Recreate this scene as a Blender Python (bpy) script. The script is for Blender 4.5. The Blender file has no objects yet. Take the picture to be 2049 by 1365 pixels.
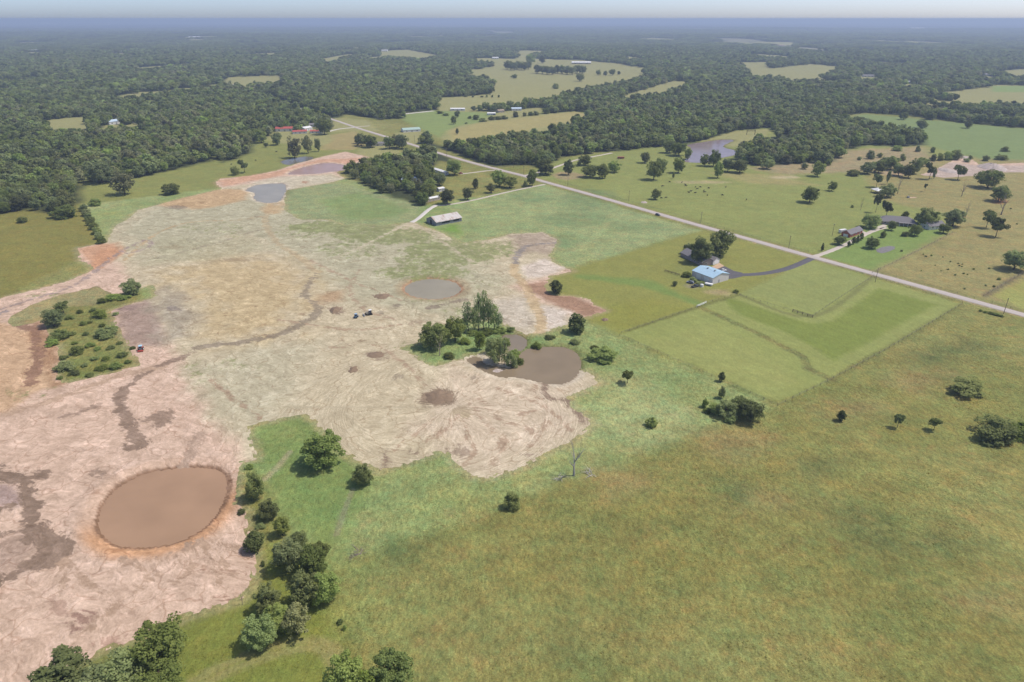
import bpy, math, random
import numpy as np
from mathutils import Vector, Matrix

# ------------------------------------------------------------------ camera, world, sun, exposure
scene = bpy.context.scene
CAM_H = 150.0
FPX = 1366.0                       # focal length in pixels of the 2049 px wide photograph
PITCH = math.atan((682.5 - 37.5) / FPX)
cam_d = bpy.data.cameras.new('camera')
cam_d.sensor_width = 36.0
cam_d.lens = 36.0 * FPX / 2049.0
cam_d.clip_start = 1.0
cam_d.clip_end = 400000.0
cam = bpy.data.objects.new('camera', cam_d)
scene.collection.objects.link(cam)
cam.location = (0, 0, CAM_H)
cam.rotation_euler = (math.pi / 2 - PITCH, 0, 0)
scene.camera = cam

SUN_EL = math.radians(60)
SUN_AZ = math.radians(84)          # clockwise from +Y: the light comes from the right, a little from behind the scene
world = bpy.data.worlds.new('World')
scene.world = world
world.use_nodes = True
wn = world.node_tree
bg = wn.nodes['Background']
sky = wn.nodes.new('ShaderNodeTexSky')
sky.sky_type = 'NISHITA'
sky.sun_disc = False
sky.sun_elevation = SUN_EL
sky.sun_rotation = SUN_AZ
sky.altitude = 300
sky.air_density = 0.4
sky.dust_density = 1.5
sky.ozone_density = 1.0
wn.links.new(sky.outputs[0], bg.inputs[0])
bg.inputs[1].default_value = 0.15
sun_d = bpy.data.lights.new('sun', 'SUN')
sun_d.energy = 2.45
sun_d.angle = math.radians(0.9)
sun_d.color = (1.0, 0.93, 0.83)
sun = bpy.data.objects.new('sun', sun_d)
scene.collection.objects.link(sun)
sd_ = Vector((math.sin(SUN_AZ) * math.cos(SUN_EL), math.cos(SUN_AZ) * math.cos(SUN_EL), math.sin(SUN_EL)))
sun.rotation_euler = sd_.to_track_quat('Z', 'Y').to_euler()
sun.location = (0, 300, 400)
scene.view_settings.view_transform = 'Standard'
scene.view_settings.look = 'None'
scene.view_settings.gamma = 1.0
scene.view_settings.use_curve_mapping = False
scene.view_settings.exposure = 0.58
scene.render.engine = 'CYCLES'
scene.cycles.max_bounces = 6
scene.cycles.diffuse_bounces = 2
scene.cycles.glossy_bounces = 2
scene.cycles.transmission_bounces = 2
scene.cycles.transparent_max_bounces = 6
scene.cycles.volume_bounces = 0

COL = scene.collection
rng = np.random.default_rng(7)
random.seed(7)
CP, SP = math.cos(PITCH), math.sin(PITCH)

# ------------------------------------------------------------------ helpers
def G(px, py, z=0.0):
    """photo pixel -> point on the level ground (a direction from the lens met with the ground)."""
    a = (px - 1024.5) / FPX
    b = (682.5 - py) / FPX
    dy = CP + b * SP
    dz = -SP + b * CP
    t = (z - CAM_H) / min(dz, -0.0015)
    return (a * t, dy * t)

def depth_at(x, y):
    return y * CP + CAM_H * SP

def poly(pts):
    out = []
    for p in pts:
        out.append(G(p[0], p[1], p[2] if len(p) > 2 else 0.0))
    return np.array(out)

def lin(c):
    c = np.asarray(c, float) / 255.0
    return np.where(c <= 0.04045, c / 12.92, ((c + 0.055) / 1.055) ** 2.4)

EXPO = 1.30
def PC(r, g, b):
    """surface colour from how bright the sunlit thing looks."""
    return lin((r, g, b)) / EXPO

def vnoise(x, y, seed=0):
    xi = np.floor(x); yi = np.floor(y)
    fx = x - xi; fy = y - yi
    fx = fx * fx * (3 - 2 * fx); fy = fy * fy * (3 - 2 * fy)
    xi = xi.astype(np.int64); yi = yi.astype(np.int64)
    def h(a, b):
        n = (a * 374761393 + b * 668265263 + seed * 974711) & 0x7fffffff
        n = ((n ^ (n >> 13)) * 1274126177) & 0x7fffffff
        n = (n ^ (n >> 16)) & 0xffff
        return n / 65535.0
    return (h(xi, yi) * (1 - fx) + h(xi + 1, yi) * fx) * (1 - fy) + (h(xi, yi + 1) * (1 - fx) + h(xi + 1, yi + 1) * fx) * fy

def fbm(x, y, seed=0, oct=4):
    s = 0; a = 0.5; t = 0
    for o in range(oct):
        s = s + a * vnoise(x * 2 ** o + 17.3 * o, y * 2 ** o - 9.1 * o, seed + o * 31)
        t += a; a *= 0.5
    return s / t

def sstep(a, b, x):
    t = np.clip((x - a) / (b - a), 0, 1)
    return t * t * (3 - 2 * t)

def sdf_poly(P, Q, margin=40.0):
    """signed distance in metres, positive inside."""
    out = np.full(len(P), -margin)
    lo = Q.min(0) - margin; hi = Q.max(0) + margin
    m = (P[:, 0] > lo[0]) & (P[:, 0] < hi[0]) & (P[:, 1] > lo[1]) & (P[:, 1] < hi[1])
    idx = np.nonzero(m)[0]
    for c in range(0, len(idx), 200000):
        ii = idx[c:c + 200000]
        p = P[ii]
        d = np.full(len(p), 1e18); ins = np.zeros(len(p), bool)
        n = len(Q)
        for i in range(n):
            a = Q[i]; b = Q[(i + 1) % n]
            e = b - a
            w = p - a
            t = np.clip((w @ e) / max(e @ e, 1e-9), 0, 1)
            q = w - t[:, None] * e
            d = np.minimum(d, (q * q).sum(1))
            c1 = (a[1] > p[:, 1]) != (b[1] > p[:, 1])
            with np.errstate(divide='ignore', invalid='ignore'):
                xx = a[0] + (p[:, 1] - a[1]) / (e[1] if abs(e[1]) > 1e-9 else 1e-9) * e[0]
            ins ^= c1 & (p[:, 0] < xx)
        d = np.sqrt(d)
        out[ii] = np.where(ins, d, -d)
    return np.maximum(out, -margin)

def dist_line(P, Q, margin=40.0):
    out = np.full(len(P), margin)
    lo = Q.min(0) - margin; hi = Q.max(0) + margin
    m = (P[:, 0] > lo[0]) & (P[:, 0] < hi[0]) & (P[:, 1] > lo[1]) & (P[:, 1] < hi[1])
    p = P[m]
    d = np.full(len(p), 1e18)
    for i in range(len(Q) - 1):
        a = Q[i]; e = Q[i + 1] - a
        w = p - a
        t = np.clip((w @ e) / max(e @ e, 1e-9), 0, 1)
        q = w - t[:, None] * e
        d = np.minimum(d, (q * q).sum(1))
    out[m] = np.minimum(np.sqrt(d), margin)
    return out

def smooth_line(Q, n=6):
    Q = np.asarray(Q, float)
    if len(Q) < 3: return Q
    out = []
    for i in range(len(Q) - 1):
        p0 = Q[max(i - 1, 0)]; p1 = Q[i]; p2 = Q[i + 1]; p3 = Q[min(i + 2, len(Q) - 1)]
        for k in range(n):
            t = k / n
            out.append(0.5 * ((2 * p1) + (-p0 + p2) * t + (2 * p0 - 5 * p1 + 4 * p2 - p3) * t * t + (-p0 + 3 * p1 - 3 * p2 + p3) * t ** 3))
    out.append(Q[-1])
    return np.array(out)

def smooth_loop(Q, n=5):
    Q = np.asarray(Q, float); m = len(Q); out = []
    for i in range(m):
        p0, p1, p2, p3 = Q[i - 1], Q[i], Q[(i + 1) % m], Q[(i + 2) % m]
        for k in range(n):
            t = k / n
            out.append(0.5 * ((2 * p1) + (-p0 + p2) * t + (2 * p0 - 5 * p1 + 4 * p2 - p3) * t * t + (-p0 + 3 * p1 - 3 * p2 + p3) * t ** 3))
    return np.array(out)

def tag(o, label=None, cat=None, group=None, kind=None):
    if label: o['label'] = label
    if cat: o['category'] = cat
    if group: o['group'] = group
    if kind: o['kind'] = kind
    return o

def empty(name, loc=(0, 0, 0), rz=0.0):
    o = bpy.data.objects.new(name, None)
    COL.objects.link(o)
    o.location = loc
    o.rotation_euler = (0, 0, rz)
    o.empty_display_size = 0.5
    return o

def mesh_fast(name, V, F4=None, F3=None, smooth=False):
    """mesh from numpy quads / triangles"""
    me = bpy.data.meshes.new(name)
    V = np.asarray(V, np.float32)
    me.vertices.add(len(V)); me.vertices.foreach_set('co', V.ravel())
    parts = []; starts = []; tot = 0
    if F4 is not None and len(F4):
        F4 = np.asarray(F4, np.int32); parts.append(F4.ravel()); starts.append(np.arange(len(F4)) * 4 + tot); tot += F4.size
    if F3 is not None and len(F3):
        F3 = np.asarray(F3, np.int32); parts.append(F3.ravel()); starts.append(np.arange(len(F3)) * 3 + tot); tot += F3.size
    loops = np.concatenate(parts); st = np.concatenate(starts).astype(np.int32)
    me.loops.add(len(loops)); me.loops.foreach_set('vertex_index', loops)
    me.polygons.add(len(st)); me.polygons.foreach_set('loop_start', st)
    if smooth:
        me.polygons.foreach_set('use_smooth', np.ones(len(st), bool))
    me.update(calc_edges=True)
    me.validate()
    return me

def link(name, me, mat=None, parent=None):
    o = bpy.data.objects.new(name, me)
    COL.objects.link(o)
    if mat is not None and not me.materials:
        me.materials.append(mat)
    if parent is not None:
        o.parent = parent
    return o

class MB:
    """collects boxes, bars, tubes and prisms into one mesh"""
    def __init__(s):
        s.v = []; s.f = []
    def add(s, v, f):
        o = len(s.v)
        s.v += [tuple(p) for p in v]
        s.f += [tuple(i + o for i in q) for q in f]
        return s
    def box(s, c, d, rz=0.0, top=1.0, topy=None):
        cx, cy, cz = c; dx, dy, dz = d[0] / 2, d[1] / 2, d[2] / 2
        topy = top if topy is None else topy
        ca, sa = math.cos(rz), math.sin(rz)
        v = []
        for k, (tx, ty) in ((-1, (1, 1)), (1, (top, topy))):
            for sx, sy in ((-1, -1), (1, -1), (1, 1), (-1, 1)):
                x, y = sx * dx * tx, sy * dy * ty
                v.append((cx + x * ca - y * sa, cy + x * sa + y * ca, cz + k * dz))
        return s.add(v, [(3, 2, 1, 0), (4, 5, 6, 7), (0, 1, 5, 4), (1, 2, 6, 5), (2, 3, 7, 6), (3, 0, 4, 7)])
    def tube(s, pts, rad, n=6, cap=True):
        pts = [Vector(p) for p in pts]
        rings = []
        for i, p in enumerate(pts):
            d = (pts[min(i + 1, len(pts) - 1)] - pts[max(i - 1, 0)])
            if d.length < 1e-6: d = Vector((0, 0, 1))
            d.normalize()
            u = d.cross(Vector((0, 0, 1)) if abs(d.z) < 0.9 else Vector((1, 0, 0))).normalized()
            w = d.cross(u)
            r = rad[i] if hasattr(rad, '__len__') else rad
            rings.append([p + (u * math.cos(2 * math.pi * k / n) + w * math.sin(2 * math.pi * k / n)) * r for k in range(n)])
        v = [q for r in rings for q in r]
        f = []
        for i in range(len(rings) - 1):
            for k in range(n):
                a = i * n + k; b = i * n + (k + 1) % n
                f.append((a, b, b + n, a + n))
        if cap:
            f.append(tuple(range(n - 1, -1, -1)))
            f.append(tuple((len(rings) - 1) * n + k for k in range(n)))
        return s.add(v, f)
    def prism(s, prof, y0, y1, top_in=0.0):
        """profile in x,z swept along y"""
        n = len(prof)
        v = [(x, y0, z) for x, z in prof] + [(x, y1, z) for x, z in prof]
        f = [tuple(range(n)), tuple(range(2 * n - 1, n - 1, -1))]
        for i in range(n):
            j = (i + 1) % n
            f.append((j, i, i + n, j + n))
        return s.add(v, f)
    def mesh(s, name, smooth=False, bevel=0.0):
        me = bpy.data.meshes.new(name)
        me.from_pydata(s.v, [], s.f)
        if bevel > 0:
            import bmesh
            bm = bmesh.new(); bm.from_mesh(me)
            bmesh.ops.recalc_face_normals(bm, faces=bm.faces)
            bmesh.ops.bevel(bm, geom=[e for e in bm.edges if e.calc_face_angle(0) > 0.5], offset=bevel, segments=1, affect='EDGES', clamp_overlap=True)
            bm.to_mesh(me); bm.free()
        if smooth:
            me.polygons.foreach_set('use_smooth', [True] * len(me.polygons))
        me.update()
        return me
    def build(s, name, mat, parent=None, smooth=False, bevel=0.0):
        return link(name, s.mesh(name, smooth, bevel), mat, parent)

def copy_tree(o, parent=None):
    c = o.copy(); COL.objects.link(c)
    if parent is not None: c.parent = parent
    for ch in list(o.children):
        copy_tree(ch, c)
    return c

# ------------------------------------------------------------------ materials
class NT:
    def __init__(s, name):
        s.m = bpy.data.materials.new(name)
        s.m.use_nodes = True
        s.t = s.m.node_tree
        s.p = s.t.nodes['Principled BSDF']
    def n(s, typ, **kw):
        nd = s.t.nodes.new(typ)
        for k, v in kw.items(): setattr(nd, k, v)
        return nd
    def l(s, a, b): s.t.links.new(a, b)
    def noise(s, vec, scale, detail=3.0, rough=0.55):
        nd = s.n('ShaderNodeTexNoise')
        nd.inputs['Scale'].default_value = scale; nd.inputs['Detail'].default_value = detail; nd.inputs['Roughness'].default_value = rough
        if vec is not None: s.l(vec, nd.inputs['Vector'])
        return nd.outputs['Fac']
    def rng(s, f, a, b, c, d):
        nd = s.n('ShaderNodeMapRange')
        for i, v in zip((1, 2, 3, 4), (a, b, c, d)): nd.inputs[i].default_value = v
        s.l(f, nd.inputs[0]); return nd.outputs[0]
    def math(s, op, a, b=None):
        nd = s.n('ShaderNodeMath', operation=op)
        for i, v in ((0, a), (1, b)):
            if v is None: continue
            if isinstance(v, (int, float)): nd.inputs[i].default_value = v
            else: s.l(v, nd.inputs[i])
        return nd.outputs[0]
    def mix(s, f, a, b, mode='MIX'):
        nd = s.n('ShaderNodeMixRGB', blend_type=mode)
        for i, v in ((0, f), (1, a), (2, b)):
            if isinstance(v, (int, float)): nd.inputs[i].default_value = v
            elif hasattr(v, 'type') and hasattr(v, 'is_linked'): s.l(v, nd.inputs[i])
            else: nd.inputs[i].default_value = (*[float(q) for q in v][:3], 1)
        return nd.outputs[0]
    def attr(s, name, typ='GEOMETRY'):
        nd = s.n('ShaderNodeAttribute', attribute_name=name, attribute_type=typ)
        return nd
    def mapping(s, vec, scale=(1, 1, 1), rot=(0, 0, 0)):
        nd = s.n('ShaderNodeMapping')
        nd.inputs['Scale'].default_value = scale; nd.inputs['Rotation'].default_value = rot
        s.l(vec, nd.inputs['Vector']); return nd.outputs[0]
    def out(s, col=None, rough=0.9, spec=0.2, bump=None, bs=0.3, bd=0.1, metal=0.0):
        if col is not None:
            if hasattr(col, 'is_linked'): s.l(col, s.p.inputs['Base Color'])
            else: s.p.inputs['Base Color'].default_value = (*[float(q) for q in col][:3], 1)
        s.p.inputs['Roughness'].default_value = rough
        s.p.inputs['Specular IOR Level'].default_value = spec
        s.p.inputs['Metallic'].default_value = metal
        if bump is not None:
            b = s.n('ShaderNodeBump'); b.inputs['Strength'].default_value = bs; b.inputs['Distance'].default_value = bd
            s.l(bump, b.inputs['Height']); s.l(b.outputs[0], s.p.inputs['Normal'])
        return s.m

def mat_paint(name, col, rough=0.6, spec=0.3, var=0.15, scale=0.8, metal=0.0, dirt=None, stretch=(1, 1, 1)):
    t = NT(name)
    tc = t.n('ShaderNodeTexCoord').outputs['Object']
    v = t.mapping(tc, stretch)
    f = t.noise(v, scale, 5, 0.65)
    c = np.asarray(col, float)
    k = t.mix(t.rng(f, 0.3, 0.7, 0, 1), c * (1 - var), np.clip(c * (1 + var), 0, 0.9))
    if dirt is not None:
        f2 = t.noise(v, scale * 0.6, 6, 0.7)
        k = t.mix(t.rng(f2, 0.5, 0.62, 0, 0.85), k, dirt)
    return t.out(k, rough, spec, f, 0.15, 0.05, metal)

def mat_leaf(name, dark, light, trans=0.25):
    t = NT(name)
    at = t.attr('tint').outputs['Fac']
    oi = t.n('ShaderNodeObjectInfo').outputs['Random']
    k = t.math('ADD', t.math('MULTIPLY', at, 0.6), t.math('MULTIPLY', oi, 0.4))
    c = t.mix(k, dark, light)
    hs = t.n('ShaderNodeHueSaturation')
    t.l(c, hs.inputs['Color'])
    t.l(t.rng(oi, 0, 1, 0.483, 0.515), hs.inputs['Hue'])
    t.l(t.rng(t.math('FRACT', t.math('MULTIPLY', oi, 7.31)), 0, 1, 0.85, 1.15), hs.inputs['Saturation'])
    t.l(t.rng(t.math('FRACT', t.math('MULTIPLY', oi, 13.7)), 0, 1, 0.66, 1.42), hs.inputs['Value'])
    dif = t.n('ShaderNodeBsdfDiffuse'); tr = t.n('ShaderNodeBsdfTranslucent')
    t.l(hs.outputs[0], dif.inputs[0]); t.l(hs.outputs[0], tr.inputs[0])
    mx = t.n('ShaderNodeMixShader'); mx.inputs[0].default_value = trans
    t.l(dif.outputs[0], mx.inputs[1]); t.l(tr.outputs[0], mx.inputs[2])
    t.l(mx.outputs[0], t.t.nodes['Material Output'].inputs['Surface'])
    return t.m

M = {}
M['leaf'] = mat_leaf('broadleaf_foliage', (0.155, 0.19, 0.068), (0.35, 0.395, 0.155), 0.45)
M['leaf_pale'] = mat_leaf('pale_foliage', (0.19, 0.205, 0.095), (0.36, 0.375, 0.18), 0.42)
M['leaf_bright'] = mat_leaf('bright_foliage', (0.19, 0.25, 0.075), (0.38, 0.45, 0.15), 0.45)
M['leaf_cedar'] = mat_leaf('cedar_foliage', (0.085, 0.11, 0.04), (0.19, 0.22, 0.08), 0.3)
M['leaf_scrub'] = mat_leaf('scrub_foliage', (0.14, 0.185, 0.06), (0.32, 0.375, 0.13), 0.45)
M['leaf_poplar'] = mat_leaf('poplar_foliage', (0.22, 0.29, 0.11), (0.40, 0.48, 0.20), 0.45)
M['bark'] = mat_paint('bark', (0.11, 0.085, 0.065), 0.95, 0.1, 0.35, 2.0)
M['deadwood'] = mat_paint('bleached_deadwood', (0.42, 0.40, 0.37), 0.9, 0.1, 0.3, 1.5)
M['twig'] = mat_paint('grey_brown_twigs', (0.30, 0.25, 0.21), 0.95, 0.1, 0.3, 1.5)

def mat_ground(name):
    t = NT(name)
    pos = t.n('ShaderNodeNewGeometry').outputs['Position']
    cov = t.attr('cover').outputs['Color']
    wild = t.attr('wild').outputs['Fac']
    n1 = t.noise(pos, 0.022, 4, 0.6)
    n2 = t.noise(pos, 0.11, 5, 0.65)
    n3 = t.noise(t.mapping(pos, (1, 0.55, 1), (0, 0, 0.5)), 0.7, 6, 0.75)
    n4 = t.noise(pos, 1.7, 4, 0.75)
    n5 = t.noise(t.mapping(pos, (1, 1, 1), (0, 0, 1)), 0.05, 5, 0.65)
    k1 = t.rng(n1, 0.3, 0.7, 0.90, 1.08)
    k2 = t.rng(n2, 0.28, 0.72, 0.78, 1.22)
    k3 = t.rng(n3, 0.3, 0.7, 0.58, 1.42)
    k4 = t.rng(n4, 0.3, 0.7, 0.66, 1.38)
    k = t.math('MULTIPLY', t.math('MULTIPLY', k1, k2), t.math('MULTIPLY', k3, k4))
    amp = t.rng(wild, 0, 1, 0.30, 1.0)
    kk = t.math('ADD', 1.0, t.math('MULTIPLY', t.math('SUBTRACT', k, 1.0), amp))
    mul = t.n('ShaderNodeCombineColor')
    for i in range(3): t.l(kk, mul.inputs[i])
    c = t.mix(1.0, cov, mul.outputs[0], 'MULTIPLY')
    hu = t.math('MULTIPLY', t.rng(t.noise(pos, 0.33, 6, 0.75), 0.36, 0.64, 0, 1), 1.0)
    c = t.mix(t.math('MULTIPLY', wild, 0.8), c, t.mix(1.0, c, t.mix(hu, (0.88, 1.02, 1.05), (1.11, 0.98, 0.93)), 'MULTIPLY'))
    h2 = t.rng(t.noise(t.mapping(pos, (1, 1.4, 1), (0, 0, 0.7)), 0.06, 6, 0.7), 0.38, 0.62, 0, 1)
    c = t.mix(t.math('MULTIPLY', wild, 0.7), c, t.mix(1.0, c, t.mix(h2, (0.86, 1.01, 1.02), (1.08, 0.99, 0.98)), 'MULTIPLY'))
    # straw coloured, rusty and dark green patches of tall grass
    straw = t.math('MULTIPLY', t.rng(n5, 0.52, 0.68, 0, 0.45), wild)
    c = t.mix(straw, c, t.mix(1.0, c, (1.28, 1.12, 1.0), 'MULTIPLY'))
    nr = t.noise(pos, 0.075, 6, 0.72)
    rust = t.math('MULTIPLY', t.rng(nr, 0.56, 0.66, 0, 0.8), wild)
    c = t.mix(rust, c, t.mix(1.0, c, (1.20, 1.0, 1.08), 'MULTIPLY'))
    nd = t.noise(t.mapping(pos, (1, 1.3, 1), (0, 0, 0.3)), 0.043, 7, 0.7)
    dk = t.math('MULTIPLY', t.rng(nd, 0.57, 0.70, 0, 0.5), wild)
    c = t.mix(dk, c, t.mix(1.0, c, (0.62, 0.80, 0.72), 'MULTIPLY'))
    h = t.math('ADD', n3, t.math('MULTIPLY', n4, 0.5))
    return t.out(c, 0.95, 0.1, t.math('MULTIPLY', h, amp), 0.75, 0.5)
M['ground'] = mat_ground('grassland')

def mat_earth(name):
    t = NT(name)
    pos = t.n('ShaderNodeNewGeometry').outputs['Position']
    cov = t.attr('cover').outputs['Color']
    fl = t.attr('flow').outputs['Vector']          # (across, along) the blade passes, metres
    w = t.n('ShaderNodeTexNoise'); w.inputs['Scale'].default_value = 0.05; w.inputs['Detail'].default_value = 3
    t.l(pos, w.inputs['Vector'])
    wob = t.n('ShaderNodeVectorMath', operation='SCALE'); t.l(w.outputs['Color'], wob.inputs[0]); wob.inputs['Scale'].default_value = 14.0
    ad = t.n('ShaderNodeVectorMath', operation='ADD'); t.l(fl, ad.inputs[0]); t.l(wob.outputs[0], ad.inputs[1])
    s1 = t.noise(t.mapping(ad.outputs[0], (0.22, 0.06, 1)), 1.0, 7, 0.68)
    s2 = t.noise(t.mapping(ad.outputs[0], (0.8, 0.2, 1)), 1.0, 5, 0.68)
    b1 = t.noise(pos, 0.10, 6, 0.62)
    b2 = t.noise(pos, 0.9, 5, 0.7)
    # fine branching rills
    rv = t.n('ShaderNodeTexVoronoi', feature='DISTANCE_TO_EDGE'); rv.inputs['Scale'].default_value = 0.12
    rw = t.n('ShaderNodeVectorMath', operation='ADD'); t.l(pos, rw.inputs[0])
    rwo = t.n('ShaderNodeVectorMath', operation='SCALE'); t.l(w.outputs['Color'], rwo.inputs[0]); rwo.inputs['Scale'].default_value = 22.0
    t.l(rwo.outputs[0], rw.inputs[1]); t.l(rw.outputs[0], rv.inputs['Vector'])
    rill = t.math('MULTIPLY', t.rng(rv.outputs['Distance'], 0.0, 0.045, 1, 0), t.rng(b1, 0.44, 0.54, 0, 0.75))
    k = t.math('MULTIPLY', t.rng(s1, 0.3, 0.7, 0.77, 1.15), t.rng(s2, 0.3, 0.7, 0.86, 1.12))
    k = t.math('MULTIPLY', k, t.math('MULTIPLY', t.rng(b1, 0.3, 0.7, 0.83, 1.12), t.rng(b2, 0.3, 0.7, 0.86, 1.14)))
    mul = t.n('ShaderNodeCombineColor')
    t.l(k, mul.inputs[0]); t.l(t.math('POWER', k, 1.07), mul.inputs[1]); t.l(t.math('POWER', k, 1.18), mul.inputs[2])
    c = t.mix(1.0, cov, mul.outputs[0], 'MULTIPLY')
    c = t.mix(rill, c, t.mix(1.0, c, (0.66, 0.58, 0.52), 'MULTIPLY'))
    g = t.attr('green').outputs['Fac']
    gm_ = t.rng(t.math('ADD', g, t.math('MULTIPLY', t.math('SUBTRACT', t.noise(t.mapping(pos, (1, 0.7, 1)), 0.22, 7, 0.72), 0.5), 2.6)), 0.50, 0.85, 0, 0.8)
    c = t.mix(t.math('MULTIPLY', gm_, t.rng(g, 0.02, 0.15, 0, 1)), c, t.mix(1.0, tuple(PC(142, 150, 92)), mul.outputs[0], 'MULTIPLY'))
    md = t.attr('mud').outputs['Fac']
    ms = t.noise(t.mapping(ad.outputs[0], (0.5, 0.07, 1)), 1.0, 6, 0.65)
    mv = t.math('ADD', md, t.math('MULTIPLY', t.math('SUBTRACT', t.noise(pos, 0.14, 8, 0.72), 0.5), 11.0))
    mv = t.math('ADD', mv, t.math('MULTIPLY', t.math('SUBTRACT', ms, 0.5), 9.0))
    mm = t.math('MULTIPLY', t.rng(mv, -0.6, 0.6, 0, 1), t.rng(md, -6.5, -4, 0, 1))
    c = t.mix(mm, c, t.mix(1.0, t.attr('mudcol').outputs['Color'], mul.outputs[0], 'MULTIPLY'))
    # damp, darker scrapes left by the blade
    d = t.math('MULTIPLY', t.rng(t.noise(t.mapping(ad.outputs[0], (0.16, 0.05, 1)), 1.0, 8, 0.72), 0.585, 0.64, 0, 0.8), t.rng(t.noise(pos, 0.018, 2), 0.42, 0.58, 0.1, 1))
    c = t.mix(d, c, t.mix(1.0, c, (0.58, 0.50, 0.46), 'MULTIPLY'))
    pl = t.rng(t.noise(t.mapping(ad.outputs[0], (0.26, 0.09, 1)), 1.0, 7, 0.66), 0.53, 0.63, 0, 0.85)
    c = t.mix(pl, c, t.mix(1.0, c, (1.22, 1.22, 1.25), 'MULTIPLY'))
    bl = t.math('MULTIPLY', t.rng(t.noise(t.mapping(rw.outputs[0], (1, 0.45, 1), (0, 0, 0.5)), 0.16, 6, 0.66), 0.53, 0.575, 0, 0.7), t.rng(t.noise(pos, 0.012, 2), 0.36, 0.5, 0.25, 1))
    c = t.mix(bl, c, t.mix(1.0, c, (1.17, 1.19, 1.23), 'MULTIPLY'))
    c = t.mix(1.0, c, (0.965, 0.965, 0.965), 'MULTIPLY')
    h = t.math('ADD', t.math('MULTIPLY', s1, 1.0), t.math('ADD', t.math('MULTIPLY', s2, 0.5), t.math('MULTIPLY', b2, 0.4)))
    h = t.math('ADD', h, t.math('MULTIPLY', bl, 0.35))
    return t.out(c, 0.95, 0.12, h, 0.6, 0.5)
M['earth'] = mat_earth('graded_clay')

def mat_water(name, col, rough=0.12):
    t = NT(name)
    pos = t.n('ShaderNodeNewGeometry').outputs['Position']
    f = t.noise(pos, 0.06, 3, 0.5)
    f2 = t.noise(t.mapping(pos, (1, 2.5, 1)), 1.3, 3, 0.6)
    c = np.asarray(col, float)
    k = t.mix(t.rng(f, 0.3, 0.7, 0, 1), c * 0.9, c * 1.08)
    return t.out(k, rough + 0.1, 0.14, f2, 0.08, 0.05)

def mat_flat(name, col, var=0.12, scale=0.5, rough=0.9, stretch=(1, 1, 1)):
    t = NT(name)
    pos = t.n('ShaderNodeNewGeometry').outputs['Position']
    v = t.mapping(pos, stretch)
    f = t.noise(v, scale, 6, 0.7); f2 = t.noise(v, scale * 7, 3, 0.7)
    c = np.asarray(col, float)
    k = t.mix(t.rng(f, 0.3, 0.7, 0, 1), c * (1 - var), c * (1 + var))
    k = t.mix(t.rng(f2, 0.3, 0.7, 0, 0.6), k, t.mix(1.0, k, (0.8, 0.8, 0.8), 'MULTIPLY'))
    return t.out(k, rough, 0.2, f2, 0.4, 0.03)

# ------------------------------------------------------------------ land cover outlines (traced on the photograph, laid on the ground)
PROPERTY = poly([(160, 411), (665, 347), (850, 411), (1088, 369), (1400, 461), (1022, 574), (1555, 813), (630, 1151)])

E_MAIN = poly([(-420, 690), (-200, 640), (0, 597), (60, 583), (140, 562), (192, 537), (160, 520), (157, 496), (215, 486), (222, 470), (228, 455),
    (262, 434), (276, 421), (330, 406), (380, 393), (445, 378), (430, 366), (440, 358), (500, 352), (552, 342), (600, 326), (640, 315), (690, 304), (738, 314), (745, 326),
    (700, 330), (672, 346), (690, 357), (660, 366), (571, 381), (569, 420), (600, 440), (650, 440), (690, 452), (718, 449), (756, 452), (800, 449), (826, 444),
    (838, 450), (878, 465), (926, 487), (981, 479), (1025, 468), (1083, 465), (1112, 478), (1110, 490), (1099, 512), (1109, 525), (1133, 537), (1150, 543), (1100, 552),
    (1090, 575), (1105, 592), (1150, 594), (1212, 622), (1176, 634), (1150, 640), (1132, 650), (1086, 666), (1056, 669), (1031, 662), (1008, 648), (985, 640), (920, 640), (852, 662), (832, 688), (790, 696),
    (806, 700), (830, 712), (850, 729), (872, 732), (928, 718), (936, 712), (1000, 700), (1100, 735), (1170, 742), (1203, 767), (1165, 784), (1137, 795), (1145, 812), (1187, 848), (1150, 880), (1060, 925),
    (985, 955), (950, 953), (930, 938), (905, 914), (886, 900), (820, 925), (760, 943), (735, 930), (693, 905), (640, 855), (617, 825), (560, 838), (500, 852),
    (496, 870), (512, 918), (482, 925), (474, 940), (468, 970), (466, 1005), (488, 1030), (497, 1080), (508, 1130), (505, 1172), (480, 1196), (430, 1214), (380, 1229), (340, 1245),
    (280, 1272), (200, 1302), (120, 1342), (60, 1372), (-200, 1470), (-700, 1500), (-700, 900)])
G_SCRUB = poly([(118, 768), (112, 694), (90, 665), (88, 621), (120, 612), (190, 606), (205, 592), (253, 584), (311, 568), (312, 592), (300, 598), (220, 621), (234, 654), (256, 683), (278, 731), (234, 744), (146, 766)])
G_LEFT = poly([(20, 640), (60, 612), (130, 590), (190, 577), (215, 590), (190, 606), (88, 621), (80, 640), (30, 652)])
E_FAR = poly([(1520, 368 - 30), (1560, 332), (1600, 330)])
E_HEAP = poly([(1840, 350), (1870, 340), (1905, 322), (1925, 312), (1940, 316), (1960, 330), (2000, 328), (2049, 326), (2090, 330), (2080, 345), (2000, 345), (1950, 352), (1890, 356)])

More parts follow.
